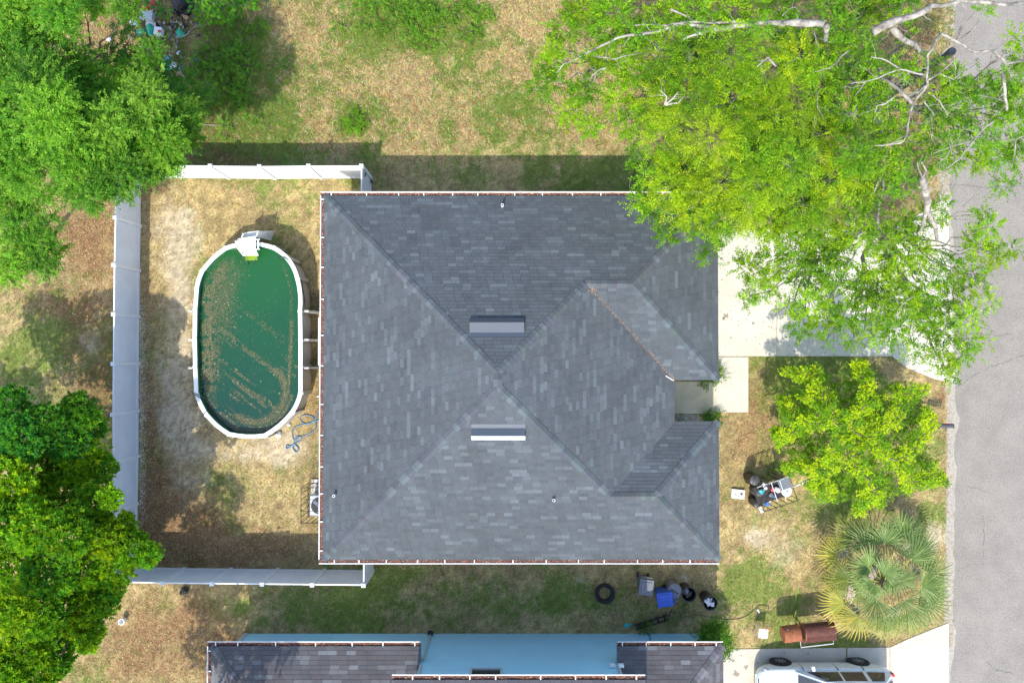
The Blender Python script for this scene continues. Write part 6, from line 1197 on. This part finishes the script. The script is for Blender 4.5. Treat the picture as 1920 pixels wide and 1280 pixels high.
# ---- shrubs and weeds
def shrub(name, lab, cl, style, cols, dens, trunk_px, cat='shrub', m=None):
    q = P(*trunk_px, 0); e = empty(name, q, lab, cat); crown(cl, style, cols, e, 'foliage', dens); skeleton(e, q, cl, M['bark_dark'], .03, twigs=1); return e
shrub('corner_bush', 'small green bush at the corner of the pale blue house', jit([(1335, 1185, 20, 1.2), (1352, 1195, 16, 1.1), (1325, 1195, 14, .9), (1360, 1215, 10, 1.0), (1340, 1200, 18, 1.3), (1348, 1178, 10, 1.0)], 2), 'spray', [(.10, .24, .015), (.07, .19, .015), (.14, .29, .02)], 1.6, (1335, 1195))
shrub('wall_weeds', 'low weeds growing through the black rack', jit([(1208, 1178, 4, .2), (1216, 1174, 4, .25), (1200, 1181, 3, .15)], 2), 'spray', [(.06, .19, .03)], 1.6, (1210, 1176), 'weeds')
shrub('porch_shrub', 'low green plant at the east end of the porch stones', jit([(1330, 785, 9, .35), (1338, 787, 7, .3), (1342, 782, 6, .25)], 1), 'spray', [(.08, .2, .02)], 1.8, (1334, 786), 'plant')
shrub('porch_hedge', 'low green plant between the porch and the front wing', jit([(1318, 713, 5, .3), (1328, 713, 5, .3), (1338, 712, 5, .3), (1347, 700, 5, .35), (1348, 688, 5, .35), (1348, 708, 5, .3)], 1), 'spray', [(.12, .24, .02)], 1.8, (1332, 709), 'plant')
def broad(name, lab, pts, trunk_px, dens=26):
    q = P(*trunk_px, 0); e = empty(name, q, lab, 'shrub'); Cs, As, Ls, Ws, Co = [], [], [], [], []; tw = MB()
    for (x, y, r, h) in pts:
        c = np.array(P(x, y, h)); rr_ = r / S(h); n_ = int(dens * (rr_ / .4) ** 2) + 6; d = unit(n_, -.2); Cs.append(c + d * np.array((rr_, rr_, rr_ * .5)) * rng.uniform(.3, 1, (n_, 1))); As.append(d * np.array((1, 1, .2)) + rng.normal(0, .3, (n_, 3))); L = rng.uniform(.12, .2, n_); Ls.append(L); Ws.append(L * .36); base = np.array(random.choice([(.06, .22, .02), (.09, .27, .02), (.13, .32, .02), (.05, .17, .02)])); Co.append(base[None] * rng.uniform(.75, 1.3, (n_, 1)))
        a, cc = wiggle(q, c, .02, .008, 0, 5, .05); tw.tube(a, cc, 5)
    V, F, c_ = leaves(np.concatenate(Cs), np.concatenate(As), np.concatenate(Ls), np.concatenate(Ws), .3, np.concatenate(Co), 'foliage', None); o = link('foliage', np_mesh('foliage', V, F, c_), M['leaf'], e); o['kind'] = 'stuff'; tw.build('stem', M['bark_dark'], e)
broad('broad_leaf_shrub', 'broad leaved bright green shrub at the top edge right of the rubbish heap', [(370, 10, 18, 1.6), (385, 25, 18, 1.6), (400, 10, 20, 1.8), (420, 20, 18, 1.7), (440, 8, 20, 1.8), (465, 12, 18, 1.6), (485, 4, 14, 1.5), (375, 35, 12, 1.2), (405, 35, 12, 1.3), (430, 35, 10, 1.3), (390, -5, 24, 1.9), (450, -8, 24, 1.9)], (410, 8), 40)
broad('heap_plant', 'broad leaved plant growing in the middle of the rubbish heap', [(300, 18, 12, 1.0), (306, 28, 10, .9), (290, 3, 14, 1.1), (270, 3, 10, 1.0), (312, 22, 8, .9)], (298, 14), 16)
wd_ = []
for _ in range(60): wd_.append((random.gauss(790, 65), abs(random.gauss(12, 36)), random.uniform(5, 11), random.uniform(.08, .3)))
shrub('weed_patch', 'low patch of bright green weeds at the top edge of the open field', wd_, 'spray', [(.13, .30, .02), (.20, .36, .03), (.09, .24, .02)], .8, (790, 30), 'weeds')
wd_ = [(random.gauss(428, 36), random.gauss(125, 52), random.uniform(5, 12), random.uniform(.08, .4)) for _ in range(75)]
shrub('weed_thicket', 'tangled green weeds between the rubbish heap and the open field', wd_, 'spray', [(.10, .26, .02), (.15, .32, .03), (.20, .36, .04)], .65, (420, 130), 'weeds')
wd_ = [(random.gauss(667, 12), random.gauss(232, 8), random.uniform(5, 9), random.uniform(.1, .3)) for _ in range(9)]
shrub('field_weed', 'small bright green weed in the middle of the field above the fence gate', wd_, 'spray', [(.16, .33, .02)], 1.4, (667, 235), 'weeds')
